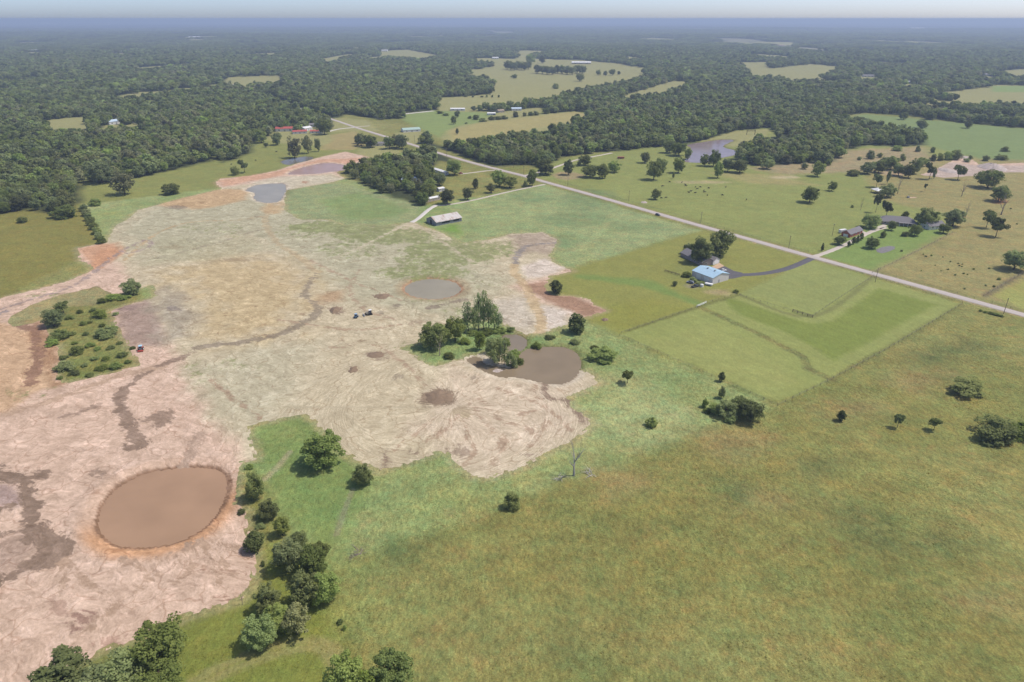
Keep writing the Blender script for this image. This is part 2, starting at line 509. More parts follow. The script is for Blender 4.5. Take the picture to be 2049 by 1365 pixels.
P_OVAL = smooth_loop(poly([(203, 1040), (212, 1008), (240, 975), (295, 948), (360, 938), (420, 939), (444, 952), (446, 985), (430, 1022), (400, 1055), (350, 1080), (290, 1089), (240, 1085), (212, 1066)]))
P_ROUND = smooth_loop(poly([(866 + 53 * math.cos(a), 577 + 19 * math.sin(a)) for a in np.linspace(0, 2 * math.pi, 14)[:-1]]))
zz = lambda L, k, ox, oy: [(x / k + ox, y / k + oy) for x, y in L]
P_MAIN = smooth_loop(poly(zz([(1085, 700), (1110, 640), (1180, 600), (1270, 590), (1400, 588), (1500, 597), (1570, 640), (1602, 700), (1590, 790), (1520, 868), (1420, 897), (1300, 886), (1190, 858),
    (1060, 836), (940, 836), (850, 808), (760, 768), (690, 725), (640, 692), (700, 672), (740, 690), (770, 730), (860, 750), (960, 765), (1010, 770), (1060, 745)], 4.36, 790, 560)), 4)
P_BACK = smooth_loop(poly(zz([(970, 480), (1080, 485), (1135, 530), (1110, 590), (1060, 620), (1000, 610), (960, 560)], 4.36, 790, 560)))
P_GREY = smooth_loop(poly(zz([(275, 232), (330, 205), (420, 196), (485, 196), (502, 222), (472, 285), (430, 305), (365, 303), (322, 280), (326, 250)], 2.927, 400, 300)))
P_PINK = smooth_loop(poly(zz([(520, 138), (600, 103), (730, 76), (850, 88), (885, 100), (830, 118), (760, 126), (690, 136), (600, 140)], 2.927, 400, 300)))
P_FAR = smooth_loop(poly(zz([(365, 315), (420, 250), (430, 180), (392, 152), (560, 122), (740, 98), (860, 102), (800, 130), (745, 165), (800, 190), (880, 212), (875, 250), (760, 275), (640, 310), (560, 328), (430, 328)], 5.12, 1300, 260)), 3)
P_SMALL = smooth_loop(poly(zz([(335, 622), (430, 600), (560, 578), (635, 588), (600, 615), (480, 640), (400, 660), (345, 648)], 5.12, 500, 200)))
PONDS = [P_OVAL, P_ROUND, P_MAIN, P_BACK, P_GREY, P_PINK, P_FAR, P_SMALL]

def ellipse(cx, cy, rx, ry, n=16):
    return poly([(cx + rx * math.cos(a), cy + ry * math.sin(a)) for a in np.linspace(0, 2 * math.pi, n + 1)[:-1]])

ROAD = smooth_line(poly([(380, 146), (470, 171), (545, 197), (600, 218), (668, 240), (715, 256), (770, 273), (830, 291), (880, 307), (950, 327), (1000, 340), (1048, 352), (1090, 364), (1200, 394.5), (1300, 423), (1400, 451.5), (1500, 479), (1600, 507),
    (1700, 534.5), (1800, 562), (1900, 589.5), (2000, 617), (2049, 630.5), (2400, 727)]), 5)

def pond_field(P):
    d = np.full(len(P), -40.0)
    for q in PONDS:
        d = np.maximum(d, sdf_poly(P, q, 40))
    return d

def height(P, pf=None):
    """ground height"""
    if pf is None: pf = pond_field(P)
    x, y = P[:, 0], P[:, 1]
    r = np.hypot(x, y)
    z = -1.5 * sstep(-3.5, 4.0, pf)
    z = z + 0.5 * np.exp(-((sdf_poly(P, P_OVAL, 40) + 6.5) / 3.2) ** 2)
    z = z + 0.35 * np.exp(-((sdf_poly(P, P_ROUND, 40) + 6.5) / 3.0) ** 2)
    far = sstep(2600, 7000, r)
    z = z + far * (fbm(x / 2300, y / 1700, 5, 3) - 0.62) * 42
    z = z + sstep(15000, 26000, r) * -25 * vnoise(x / 9000, y / 9000, 3)
    return z
def height1(x, y):
    return float(height(np.array([[x, y]]))[0])

# ------------------------------------------------------------------ woods and clearings
zT = 13.0
FOREST = [
  poly([(-900, 560), (-300, 470), (0, 428), (60, 420), (118, 428), (160, 405), (163, 345), (190, 367), (222, 366), (290, 353), (320, 346), (355, 339), (386, 331), (424, 322), (430, 303), (444, 326), (471, 319), (502, 305), (509, 284), (545, 272),
        (600, 266), (660, 266), (672, 240), (690, 228), (740, 236), (760, 240), (820, 236), (800, 228), (866, 221), (920, 222), (1000, 224), (1083, 215), (1100, 228), (1150, 222), (1195, 230), (1150, 240), (1100, 252), (1040, 262), (985, 262), (945, 284), (930, 296),
        (880, 292), (850, 280), (815, 275), (830, 284), (885, 299), (919, 309), (987, 334), (1056, 331), (1080, 336), (1125, 315), (1192, 305), (1240, 303), (1290, 297), (1340, 292), (1380, 288), (1430, 280), (1470, 262), (1540, 256), (1560, 272),
        (1480, 300), (1470, 322), (1500, 331), (1560, 331), (1620, 326), (1655, 331), (1692, 300), (1740, 291), (1800, 294), (1850, 290), (1850, 276), (1780, 263), (1735, 252), (1680, 241), (1660, 235), (1730, 226), (1800, 230), (1900, 243), (2000, 253), (2300, 276), (3200, 330), (3200, 40.5), (-1500, 40.5)]),
  poly([(690, 347), (735, 371), (790, 396), (848, 411), (864, 392), (872, 372), (862, 352), (850, 345), (880, 322), (905, 325), (890, 308), (850, 306), (800, 318), (760, 330), (720, 338)]),
]
CLEAR = [
  poly([(878, 276), (917, 293), (954, 287), (945, 280, zT), (980, 262, zT), (1034, 262, zT), (1093, 253, zT), (1144, 239, zT), (1190, 232), (1150, 223), (1081, 229), (956, 244), (917, 252), (894, 258)]),
  poly([(790, 231), (866, 221), (898, 231), (927, 223), (995, 226), (1044, 219), (1083, 215), (1081, 229), (997, 239), (956, 246), (917, 252), (880, 250), (830, 240)]),
  poly([(916, 117), (975, 116), (1032, 118), (1030, 104), (1039, 101), (1100, 102), (1100, 107), (1060, 112), (1073, 118), (1158, 120), (1240, 127), (1300, 138), (1285, 152, zT), (1192, 170, zT), (1148, 176, zT), (1110, 189, zT), (1022, 203, zT), (875, 212, zT), (875, 196), (930, 193), (981, 188), (987, 171), (950, 152), (929, 142), (987, 133), (950, 126)]),
  poly([(1228, 184, zT), (1310, 172), (1345, 162), (1390, 165), (1335, 180, zT), (1250, 189, zT)]),
  poly([(1475, 125), (1533, 124), (1545, 137), (1622, 128), (1690, 134), (1653, 151, zT), (1588, 158, zT), (1547, 150, zT), (1496, 147, zT)]),
  poly([(1862, 189), (1916, 182), (1991, 170), (2200, 172), (2200, 205, zT), (1947, 199, zT)]),
  poly([(70, 243), (130, 236), (188, 233), (186, 245, zT), (100, 254, zT)]),
  poly([(448, 155), (560, 151), (560, 163, zT), (455, 167, zT)]),
  poly([(752, 103), (815, 99), (890, 113), (850, 116, zT), (760, 110, zT)]),
  poly([(640, 118), (700, 108), (716, 112), (650, 125, zT)]),
  poly([(668, 236), (735, 240), (760, 262), (700, 262), (655, 266)]),
  poly([(1750, 168), (1700, 155), (1740, 150), (1760, 158)]),
  poly([(1960, 146), (2049, 138), (2100, 141), (2049, 150, zT)]),
  poly([(1395, 283), (1470, 262), (1545, 258), (1530, 272), (1470, 295), (1440, 290)]),
]
# a little open ground in front of each far building
FARB = [ # px, py, length, width, eave, roof, wall, yaw deg, label
 (571, 263, 26, 12, 4.0, 'red_metal', 'white_wall', 8, 'red roofed barn among the trees behind the pink pond'),
 (600, 268, 20, 9, 3.2, 'red_metal', 'white_wall', 20, 'low red roofed shed beside the red roofed barn'),
 (613, 262, 15, 10, 4.0, 'white_metal', 'white_wall', 60, 'white roofed workshop between red roofed sheds and a big oak'),
 (625, 254, 16, 10, 3.0, 'grey_shingle', 'white_wall', 5, 'grey roofed house behind the white roofed workshop'),
 (634, 267, 18, 8, 3.0, 'red_metal', 'white_wall', 10, 'white walled garage with red roof below the grey roofed house'),
 (229, 249, 22, 14, 4.5, 'pale_blue', 'white_wall', 55, 'pale blue roofed shed deep in the left woodland'),
 (265, 247, 15, 9, 3.0, 'grey_shingle', 'white_wall', 20, 'small white house in woods right of the pale blue shed'),
 (822, 264, 26, 13, 3.2, 'green_metal', 'white_wall', 24, 'green roofed house in trees behind the country road'),
 (756, 292, 26, 9, 3.0, 'grey_shingle', 'white_wall', 8, 'white house half hidden by trees between road and bare earth'),
 (983, 231, 14, 7, 3.0, 'white_metal', 'white_wall', 10, 'white mobile home at the edge of the hay field'),
 (1001, 226, 12, 9, 3.5, 'tan_roof', 'tan_wall', 30, 'tan house beside the white mobile home'),
 (1033, 222, 18, 10, 3.5, 'pale_blue', 'white_wall', 10, 'pale blue roofed barn along the hedge above the hay field'),
 (916, 222, 26, 8, 3.0, 'white_metal', 'white_wall', 0, 'long white house at the wood edge above the green lawn'),
 (1163, 129, 70, 22, 5.0, 'white_metal', 'tan_wall', -4, 'long pale cattle barn in the big far pasture'),
 (770, 104, 30, 16, 5.0, 'white_metal', 'white_wall', 0, 'white shed by the narrow clearing in the far woods'),
 (991, 119, 26, 14, 5.0, 'white_metal', 'white_wall', 10, 'white shed at the upper edge of the big far pasture'),
 (1737, 155, 30, 14, 4.0, 'grey_shingle', 'white_wall', -10, 'white farmhouse behind the woods below the far tan field'),
 (1818, 168, 26, 12, 4.0, 'white_metal', 'tan_wall', 0, 'low pale shed in the right hand woods'),
 (1978, 153, 34, 16, 4.5, 'grey_shingle', 'white_wall', 10, 'white farmhouse beside the far right green field'),
 (1863, 97, 60, 22, 5.0, 'pale_blue', 'white_wall', 0, 'row of pale blue roofed sheds far out in the right woods'),
 (1838, 99, 46, 20, 5.0, 'pale_blue', 'white_wall', 0, 'shorter pale blue shed left of the long pale blue row'),
 (70, 103, 70, 30, 6.0, 'white_metal', 'tan_wall', 4, 'big pale industrial shed far out in the left woods'),
 (240, 106, 45, 20, 6.0, 'white_metal', 'white_wall', 0, 'white building far out between left clearings'),
 (352, 87, 36, 22, 6.0, 'white_metal', 'white_wall', 0, 'single white roofed hall in distant left woodland'),
 (392, 78, 110, 40, 7.0, 'white_metal', 'white_wall', 0, 'wide white hall near the horizon left of centre'),
 (97, 49, 420, 150, 14.0, 'white_metal', 'white_wall', 0, 'huge white warehouse on the left horizon'),
 (205, 50, 380, 150, 12.0, 'tan_roof', 'white_wall', 0, 'long tan warehouse on the left horizon'),
 (892, 44.5, 500, 180, 20.0, 'white_metal', 'white_wall', 0, 'white industrial plant on the horizon at centre'),
 (880, 80, 80, 30, 6.0, 'white_metal', 'tan_wall', 0, 'pale building row in hazy woods above the long clearing'),
 (1218, 85, 60, 26, 6.0, 'tan_roof', 'tan_wall', 0, 'tan roofed shed in hazy woods right of centre'),
 (1555, 91, 80, 26, 6.0, 'tan_roof', 'tan_wall', 0, 'tan roofed shed in hazy woods above the tan field'),
 (1835, 60, 200, 60, 16.0, 'white_metal', 'white_wall', 0, 'pale tall plant in the hazy distance at right'),
]
for b in FARB:
    x, y = G(b[0], b[1]); dst = math.hypot(x, y)
    ux, uy = x / dst, y / dst
    w = b[2] * 0.6 + 4
    near = max(20, dst * 15 / CAM_H)
    c0 = (near * 1.05 - b[3]) / 2; s0 = (near * 1.05 + b[3]) / 2
    q = [(w * 1.35 * math.cos(k_ * math.pi / 6), c0 + s0 * math.sin(k_ * math.pi / 6)) for k_ in range(12)]
    if dst < 9000:
        CLEAR.append(np.array([(x + uy * a - ux * c, y - ux * a - uy * c) for a, c in q]))

# small glades and hay fields out in the far woods
_r = random.Random(5)
for k_ in range(70):
    d_ = _r.uniform(1500, 8200); a_ = _r.uniform(-0.72, 0.72)
    x_, y_ = d_ * math.sin(a_), d_ * math.cos(a_)
    w_ = _r.uniform(14, 40) + d_ * _r.uniform(0.006, 0.03); l_ = _r.uniform(20, 50) + d_ * _r.uniform(0.045, 0.085)
    g_ = np.array([(x_ + w_ * math.cos(q_ * math.pi / 5) * _r.uniform(0.6, 1.2), y_ + l_ * math.sin(q_ * math.pi / 5) * _r.uniform(0.6, 1.2)) for q_ in range(10)])
    CLEAR.append(g_)
# ------------------------------------------------------------------ the ground sheet
ang = np.concatenate([np.radians(np.array([-180, -140, -100, -75, -60])), np.radians(np.arange(-52, 52.01, 0.16)), np.radians(np.array([60, 75, 100, 140, 180]))])
rad = np.concatenate([[0.0, 40, 70], np.geomspace(95, 2300, 720), np.geomspace(2312, 9000, 190), np.geomspace(9400, 120000, 60)])
A, R = np.meshgrid(ang, rad)
GX = R * np.sin(A); GY = R * np.cos(A)
P = np.stack([GX.ravel(), GY.ravel()], 1)
NR, NA = GX.shape
PF = pond_field(P)
HZ = height(P, PF)
x, y = P[:, 0], P[:, 1]
rr = np.hypot(x, y)
jit = (fbm(x / 9, y / 9, 21, 4) - 0.5) * 2
jit2 = (fbm(x / 2.2, y / 2.2, 22, 3) - 0.5) * 2
jbig = (fbm(x / 60, y / 60, 23, 4) - 0.5) * 2

def lay(col, c, m):
    m = np.clip(m, 0, 1)[:, None]
    return col * (1 - m) + np.asarray(c)[None] * m

cover = np.tile(PC(138, 137, 78), (len(P), 1))
wild = np.ones(len(P))
# meadow: a general drift from olive to dry straw
m = sstep(-0.25, 0.35, jbig)
cover = lay(cover, PC(151, 147, 89), m * 0.7)
m = sstep(0.05, 0.5, (fbm(x / 130, y / 90, 41, 3) - 0.5) * 2)
cover = lay(cover, PC(124, 129, 68), m * 0.7)
def zone(pts, c, w=0, soft=1.5, ja=1.0, amt=1.0, Q=None):
    global cover, wild
    Q = poly(pts) if Q is None else Q
    s = sdf_poly(P, Q, 40) + jit * ja
    m = sstep(-soft, soft, s) * amt
    cover = lay(cover, c, m)
    wild = wild * (1 - m) + w * m
# pastures left
zone([(-400, 470), (0, 420), (165, 405), (215, 486), (157, 496), (160, 520), (0, 595), (-400, 690)], PC(139, 133, 71), 0.6, 4, 3)
zone([(160, 411), (165, 335), (430, 300), (509, 284), (600, 262), (720, 256), (760, 300), (690, 305), (560, 340), (440, 360), (400, 382), (250, 400)], PC(142, 145, 82), 0.5, 6, 4)
zone([(640, 300), (650, 272), (712, 262), (735, 290), (705, 300)], PC(167, 153, 103), 0.4, 6, 4)
zone([(695, 330), (760, 320), (830, 300), (840, 330), (760, 345)], PC(120, 145, 82), 0.4, 6, 4)
# pasture beyond the road
zone([(1048, 352), (1110, 320), (1290, 295), (1500, 255), (1850, 245), (2049, 256), (2400, 290), (2400, 720), (2049, 626), (1500, 474)], PC(144, 150, 86), 0.45, 6, 3)
zone([(1250, 345), (1330, 350), (1560, 380), (1650, 430), (1640, 470), (1560, 490), (1380, 440), (1180, 385)], PC(146, 152, 88), 0.45, 14, 8)
zone([(1640, 514), (1745, 548), (1900, 470), (1880, 450), (1780, 440), (1700, 470)], PC(132, 152, 84), 0.3, 2, 1)
zone([(1745, 548), (1900, 470), (1900, 430), (1760, 400), (1720, 330), (2049, 300), (2500, 330), (2500, 740), (2049, 622), (1900, 584)], PC(157, 147, 96), 0.75, 8, 5)
zone([(1680, 240), (1730, 228), (2049, 258), (2400, 290), (2400, 330), (1960, 318), (1850, 290), (1770, 262)], PC(132, 148, 92), 0.25, 8, 4)
zone([(1500, 335), (1700, 300), (1850, 292), (1870, 330), (1700, 345), (1560, 350)], PC(165, 150, 112), 0.8, 10, 8)
zone([(1985, 590), (2049, 560), (2400, 520), (2400, 720), (2049, 620)], PC(160, 160, 92), 0.5, 1.5, 1)
zone([(1420, 345), (1560, 350), (1640, 372), (1500, 368)], PC(162, 155, 100), 0.5, 8, 6)
# neighbour's land inside the bend of the plot
zone([(1022, 574), (1400, 461), (1620, 515), (1480, 590), (1300, 665), (1240, 672)], PC(145, 146, 79), 0.3, 2, 1)
zone([(1150, 548), (1300, 560), (1390, 600), (1420, 612), (1395, 612), (1290, 575), (1150, 556)], PC(126, 145, 78), 0.25, 2.5, 1.5)
zone([(1150, 620), (1300, 600), (1390, 618), (1250, 665), (1200, 645)], PC(146, 147, 74), 0.3, 8, 4)
zone([(1240, 670), (1408, 612), (1480, 588), (1630, 518), (1745, 556), (1920, 608), (1880, 640), (1700, 735), (1650, 765), (1560, 806), (1450, 758)], PC(150, 157, 91), 0.2, 1.0, 0.6)
zone([(1490, 587), (1620, 524), (1735, 557), (1625, 626)], PC(148, 155, 93), 0.2, 0.8, 0.4)
zone([(1451, 598), (1473, 600), (1560, 630), (1622, 648), (1665, 642), (1758, 577), (1875, 610), (1800, 650), (1668, 722), (1620, 690), (1560, 660), (1480, 630), (1463, 615)], PC(131, 143, 72), 0.2, 0.9, 0.5)
zone([(1290, 690), (1420, 650), (1560, 720), (1600, 770), (1540, 790)], PC(157, 161, 96), 0.2, 6, 3, 0.7)
for a_, b_ in (((1400, 615), (1500, 660)), ((1500, 660), (1560, 690)), ((1560, 690), (1605, 712)), ((1605, 712), (1618, 738)), ((1618, 738), (1665, 760))):
    dd = dist_line(P, poly([a_, b_]), 12); m = sstep(2.6, 0.6, dd + jit * 0.8)
    cover = lay(cover, PC(118, 114, 72), m * 0.55); wild = np.maximum(wild, m)
zone([(1330, 600 - 40), (1380, 480), (1430, 470), (1440, 490), (1400, 560)], PC(128, 134, 78), 0.3, 4, 3, 0.4)
# mower rows on the cut field
rowf = 0.5 + 0.5 * np.sin((x * 0.83 + y * 0.56) * 2 * math.pi / 7.0)
mrow = sstep(-1, 1, sdf_poly(P, poly([(1240, 670), (1408, 612), (1480, 588), (1630, 518), (1920, 608), (1650, 765), (1560, 806)]), 20))
cover = cover * (1 + 0.05 * (rowf - 0.5) * mrow)[:, None]
# inside the plot: lush green
pin = sdf_poly(P, PROPERTY, 40) + jit * 2.5
mp = sstep(-3, 4, pin)
cover = lay(cover, PC(149, 161, 102), mp * 0.95)
cover = lay(cover, PC(170, 174, 120), mp * sstep(-0.1, 0.5, jbig) * 0.75)
cover = lay(cover, PC(130, 150, 92), mp * sstep(0.1, 0.5, (fbm(x / 35, y / 35, 77, 4) - 0.5) * 2) * 0.7)
zone([(500, 852), (617, 825), (700, 920), (740, 970), (700, 1050), (650, 1140), (560, 1020), (510, 920)], PC(126, 147, 82), 0.6, 4, 3, 0.75)
zone([(571, 379), (665, 365), (694, 370), (845, 410), (835, 440), (756, 450), (690, 452), (600, 440), (569, 420)], PC(152, 160, 112), 0.9, 3, 3)
zone([(640, 400), (720, 385), (830, 420), (760, 440), (690, 440)], PC(138, 154, 98), 0.7, 6, 5)
zone([(905, 450), (980, 440), (975, 462), (925, 470), (880, 458)], PC(124, 155, 72), 0.3, 4, 3)
zone([(900, 415), (1090, 370), (1400, 461), (1140, 533), (1100, 500), (1080, 463), (930, 484)], PC(156, 165, 114), 1.0, 3, 2, 0.8)
for e in ((1180, 400, 60, 22), (1160, 440, 70, 16), (1060, 395, 40, 12), (1280, 455, 60, 10), (1120, 480, 40, 14)):
    zone(None, PC(124, 142, 96), 1.0, 8, 6, 0.6, Q=ellipse(*e))
# bottom-left meadow by the trees
zone([(508, 1130), (560, 1080), (640, 1160), (700, 1300), (720, 1400), (-200, 1500), (60, 1375), (340, 1248), (505, 1180)], PC(131, 137, 66), 0.55, 4, 3)
zone([(690, 1160), (800, 1110), (850, 1200), (800, 1365), (700, 1290), (680, 1220)], PC(150, 155, 92), 1.0, 8, 5, 0.7)
zone([(1000, 1030), (1500, 850), (1700, 900), (1500, 1100), (1150, 1200)], PC(140, 136, 78), 1.0, 30, 10, 0.6)
for e in ((1710, 1060, 46, 34), (1160, 1310, 50, 36), (1460, 985, 40, 34), (1880, 1090, 80, 30), (1640, 930, 36, 18), (1930, 700, 60, 16), (1860, 715, 40, 14), (790, 1120, 26, 22), (830, 1095, 30, 18)):
    zone(None, PC(103, 114, 70), 1.0, 9, 7, 0.6, Q=ellipse(*e))
for e in ((1470, 880, 60, 26), (1850, 760, 60, 18), (1990, 1200, 50, 22), (1560, 1000, 30, 14), (1240, 960, 40, 14), (1700, 820, 50, 14)):
    zone(None, PC(163, 140, 96), 1.0, 12, 8, 0.6, Q=ellipse(*e))
# faint tyre tracks and paths in the grass
for L, wd, c, am in (([(380, 1365), (470, 1320), (560, 1290), (650, 1285), (690, 1330)], 0.7, PC(158, 150, 100), 0.6), ([(400, 1372), (490, 1330), (570, 1305), (640, 1300), (676, 1350)], 0.7, PC(158, 150, 100), 0.6),
    ([(530, 960), (560, 930), (580, 905)], 0.3, PC(175, 165, 130), 0.7), ([(673, 1070), (690, 1020), (706, 980)], 0.35, PC(150, 145, 115), 0.6), ([(1255, 662), (1400, 614), (1480, 590)], 0.6, PC(110, 112, 66), 0.7),
    ([(1480, 590), (1625, 633), (1745, 556)], 0.8, PC(118, 118, 76), 0.6), ([(1655, 765), (1760, 705), (1925, 610)], 0.8, PC(120, 120, 72), 0.6), ([(1745, 548), (1830, 505), (1910, 465)], 0.8, PC(150, 130, 100), 0.5),
    ([(1970, 592), (2049, 545)], 1.2, PC(120, 112, 84), 0.8), ([(1200, 405), (1300, 415), (1420, 432), (1560, 470)], 0.8, PC(125, 135, 76), 0.4), ([(1280, 405), (1400, 398), (1520, 420)], 0.8, PC(125, 135, 76), 0.4)):
    m = sstep(wd + 0.9, wd - 0.3, dist_line(P, smooth_line(poly(L)), 12) + jit * 0.5)
    cover = lay(cover, c, m * am)
# bare scrapes
for e, c in (((1700, 470, 8, 3), (180, 150, 120)), ((2000, 403, 12, 5), (190, 120, 80)), ((1385, 572, 10, 3), (150, 140, 120)), ((1440, 585, 26, 4), (175, 158, 120)), ((1790, 346, 30, 6), (185, 160, 130)), ((1405, 365, 60, 3), (180, 168, 125)), ((1570, 355, 30, 3), (195, 178, 140)),
             ((1560, 325, 40, 8), (180, 160, 125)), ((1137, 352, 30, 8), (170, 150, 115)), ((1010, 330, 30, 5), (150, 145, 95)), ((740, 315, 26, 5), (200, 160, 120)), ((830, 315, 30, 7), (175, 155, 115))):
    zone(None, PC(*c), 0.6, 3, 3, 0.8, Q=ellipse(*e))
# verge
m = sstep(9, 5, dist_line(P, ROAD, 20) + jit * 1.5); m2 = sstep(5.5, 3.6, dist_line(P, ROAD, 20) + jit * 0.8)
cover = lay(cover, PC(136, 138, 72), m * 0.6); cover = lay(cover, PC(165, 152, 122), m2 * 0.8)
# wood floor and far country
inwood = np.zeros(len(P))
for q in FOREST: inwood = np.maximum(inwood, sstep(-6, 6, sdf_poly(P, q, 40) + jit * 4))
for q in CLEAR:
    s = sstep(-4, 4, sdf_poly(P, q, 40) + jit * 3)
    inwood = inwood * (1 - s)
    m = s * sstep(500, 700, rr)
    cover = lay(cover, PC(160, 157, 104), m); wild = wild * (1 - m) + 0.35 * m
zone([(790, 231), (866, 221), (930, 224), (995, 226), (956, 246), (917, 252), (894, 262), (880, 276), (850, 262)], PC(140, 155, 92), 0.2, 6, 4)
zone([(895, 262), (960, 246), (1150, 224), (1195, 231), (1050, 262), (960, 288), (915, 292)], PC(174, 162, 106), 0.3, 6, 4, 0.8)
zone([(1985, 172), (2200, 172), (2200, 186), (1985, 184)], PC(140, 158, 92), 0.2, 6, 4)
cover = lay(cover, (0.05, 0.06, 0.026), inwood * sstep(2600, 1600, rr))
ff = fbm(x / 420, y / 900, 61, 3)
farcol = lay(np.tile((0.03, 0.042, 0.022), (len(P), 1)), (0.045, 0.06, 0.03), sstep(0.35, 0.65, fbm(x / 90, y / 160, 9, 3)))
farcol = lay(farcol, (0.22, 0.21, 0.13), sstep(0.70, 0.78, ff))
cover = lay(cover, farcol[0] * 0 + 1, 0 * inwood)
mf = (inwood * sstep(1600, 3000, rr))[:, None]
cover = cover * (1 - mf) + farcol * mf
wild = wild * (1 - inwood * 0.5)
# wet rims round the ponds
m = sstep(-7, -0.5, PF + jit * 1.2)
cover = lay(cover, PC(120, 125, 72), m * 0.6)
cover = lay(cover, PC(118, 98, 74), sstep(-1.6, 0.3, PF + jit * 0.5) * 0.9)

def grid_mesh(name, X, Y, Z):
    nr, na = X.shape
    V = np.stack([X.ravel(), Y.ravel(), Z.ravel()], 1)
    i = np.arange(nr * na).reshape(nr, na)
    F = np.stack([i[:-1, :-1].ravel(), i[:-1, 1:].ravel(), i[1:, 1:].ravel(), i[1:, :-1].ravel()], 1)[:, ::-1]
    return mesh_fast(name, V, F, smooth=True)

def put_attr(me, name, typ, data):
    a = me.attributes.new(name, typ, 'POINT')
    if typ == 'FLOAT_COLOR':
        d = np.ones((len(data), 4), np.float32); d[:, :3] = data
        a.data.foreach_set('color', d.ravel())
    elif typ == 'FLOAT_VECTOR':
        a.data.foreach_set('vector', np.asarray(data, np.float32).ravel())
    elif typ == 'INT':
        a.data.foreach_set('value', np.asarray(data, np.int32))
    else:
        a.data.foreach_set('value', np.asarray(data, np.float32))

me = bpy.data.meshes
_fe = np.minimum(sdf_poly(P, E_MAIN, 40), -sdf_poly(P, G_SCRUB, 40))
_m = sstep(-4.5, -0.5, _fe + jit * 1.6 + jit2 * 1.2) * 0.55
cover = lay(cover, PC(176, 162, 122), _m * (rr < 1500))
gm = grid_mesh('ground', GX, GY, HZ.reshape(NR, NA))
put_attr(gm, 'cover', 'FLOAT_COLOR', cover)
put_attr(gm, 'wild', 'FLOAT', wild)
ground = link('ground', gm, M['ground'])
tag(ground, kind='structure')

# ------------------------------------------------------------------ sheets cut from the ground grid along a field's zero line
def clip_sheet(name, field, lift, mat, attrs, zfun=None, rows=None):
    """keeps the ground cells where field > 0, cut exactly along the zero line"""
    Fv = field.reshape(NR, NA)
    i = np.arange(NR * NA).reshape(NR, NA)
    Q = np.stack([i[:-1, :-1], i[:-1, 1:], i[1:, 1:], i[1:, :-1]], -1).reshape(-1, 4)[:, ::-1]
    fv = field[Q]
    full = (fv > 0).all(1); part = (fv > 0).any(1) & ~full
    Z = (HZ if zfun is None else np.full(len(HZ), zfun)) + (lift if zfun is None else 0)
    keep = Q[full]
    newP = []; newA = {k: [] for k in attrs}; polys = []
    n0 = len(P)
    cache = {}
    def cut(a, b):
        k = (a, b) if a < b else (b, a)
        if k in cache: return cache[k]
        fa, fb = field[k[0]], field[k[1]]
        t = fa / (fa - fb)
        newP.append((*(P[k[0]] * (1 - t) + P[k[1]] * t), Z[k[0]] * (1 - t) + Z[k[1]] * t))
        for nm in attrs:
            newA[nm].append(attrs[nm][1][k[0]] * (1 - t) + attrs[nm][1][k[1]] * t)
        cache[k] = n0 + len(newP) - 1
        return cache[k]
    for q in Q[part]:
        out = []
        for j in range(4):
            a, b = int(q[j]), int(q[(j + 1) % 4])
            if field[a] > 0: out.append(a)
            if (field[a] > 0) != (field[b] > 0): out.append(cut(a, b))
        if len(out) >= 3:
            for j in range(1, len(out) - 1): polys.append((out[0], out[j], out[j + 1]))
    tri = np.array(polys, int).reshape(-1, 3)
    allV = np.vstack([np.column_stack([P, Z]), np.array(newP).reshape(-1, 3)])
    used = np.unique(np.concatenate([keep.ravel(), tri.ravel()]))
    mp_ = np.full(len(allV), -1); mp_[used] = np.arange(len(used))
    mesh = mesh_fast(name, allV[used], mp_[keep], mp_[tri], smooth=True)
    for nm, (typ, arr) in attrs.items():
        ext = np.vstack([arr.reshape(n0, -1), np.array(newA[nm]).reshape(len(newP), -1)])[used]
        put_attr(mesh, nm, typ, ext if ext.shape[1] > 1 else ext[:, 0])
    o = link(name, mesh, mat)
    tag(o, kind='structure')
    return o

# bare earth
fe = sdf_poly(P, E_MAIN, 40)
fe = np.minimum(fe, -sdf_poly(P, G_SCRUB, 40)); fe = np.minimum(fe, -(sdf_poly(P, G_LEFT, 40) + 1 + jit * 3))
fe = np.maximum(fe, sdf_poly(P, E_HEAP, 40))
fe = np.maximum(fe, sdf_poly(P, ellipse(1140, 612, 50, 18), 40) * 0.4)
fe = fe + jit * 0.5 + jit2 * 0.55
fe[rr > 1500] = -10
ec = np.tile(PC(210, 196, 164), (len(P), 1))
mp2 = sstep(-4, 5, sdf_poly(P, PROPERTY, 40) + jit * 3)
ec = lay(ec, PC(222, 193, 169), 1 - mp2)
def ez(pts, c, soft=4, ja=4, amt=1.0, Q=None):
    global ec
    Q = poly(pts) if Q is None else Q
    ec = lay(ec, c, sstep(-soft, soft, sdf_poly(P, Q, 40) + jit * ja) * amt)
# cooler grey-green cream on the upper slope
ez([(230, 455), (330, 400), (560, 395), (760, 455), (930, 490), (1010, 560), (900, 640), (700, 600), (600, 520), (480, 470), (300, 520)], PC(190, 185, 154), 16, 14, 0.85)
ez([(380, 740), (500, 690), (640, 690), (560, 840), (500, 860), (440, 830)], PC(200, 192, 162), 12, 8, 0.8)
# tan yellow basin
ez([(330, 545), (440, 510), (560, 520), (615, 560), (622, 610), (585, 655), (470, 682), (400, 670), (385, 610)], PC(204, 182, 138), 20, 26, 0.8)
ez([(330, 470), (420, 480), (520, 470), (540, 500), (420, 520), (300, 530)], PC(186, 180, 146), 8, 8, 0.7)
ez([(640, 590), (690, 580), (680, 605), (640, 610)], PC(190, 160, 124), 4, 4, 0.8)
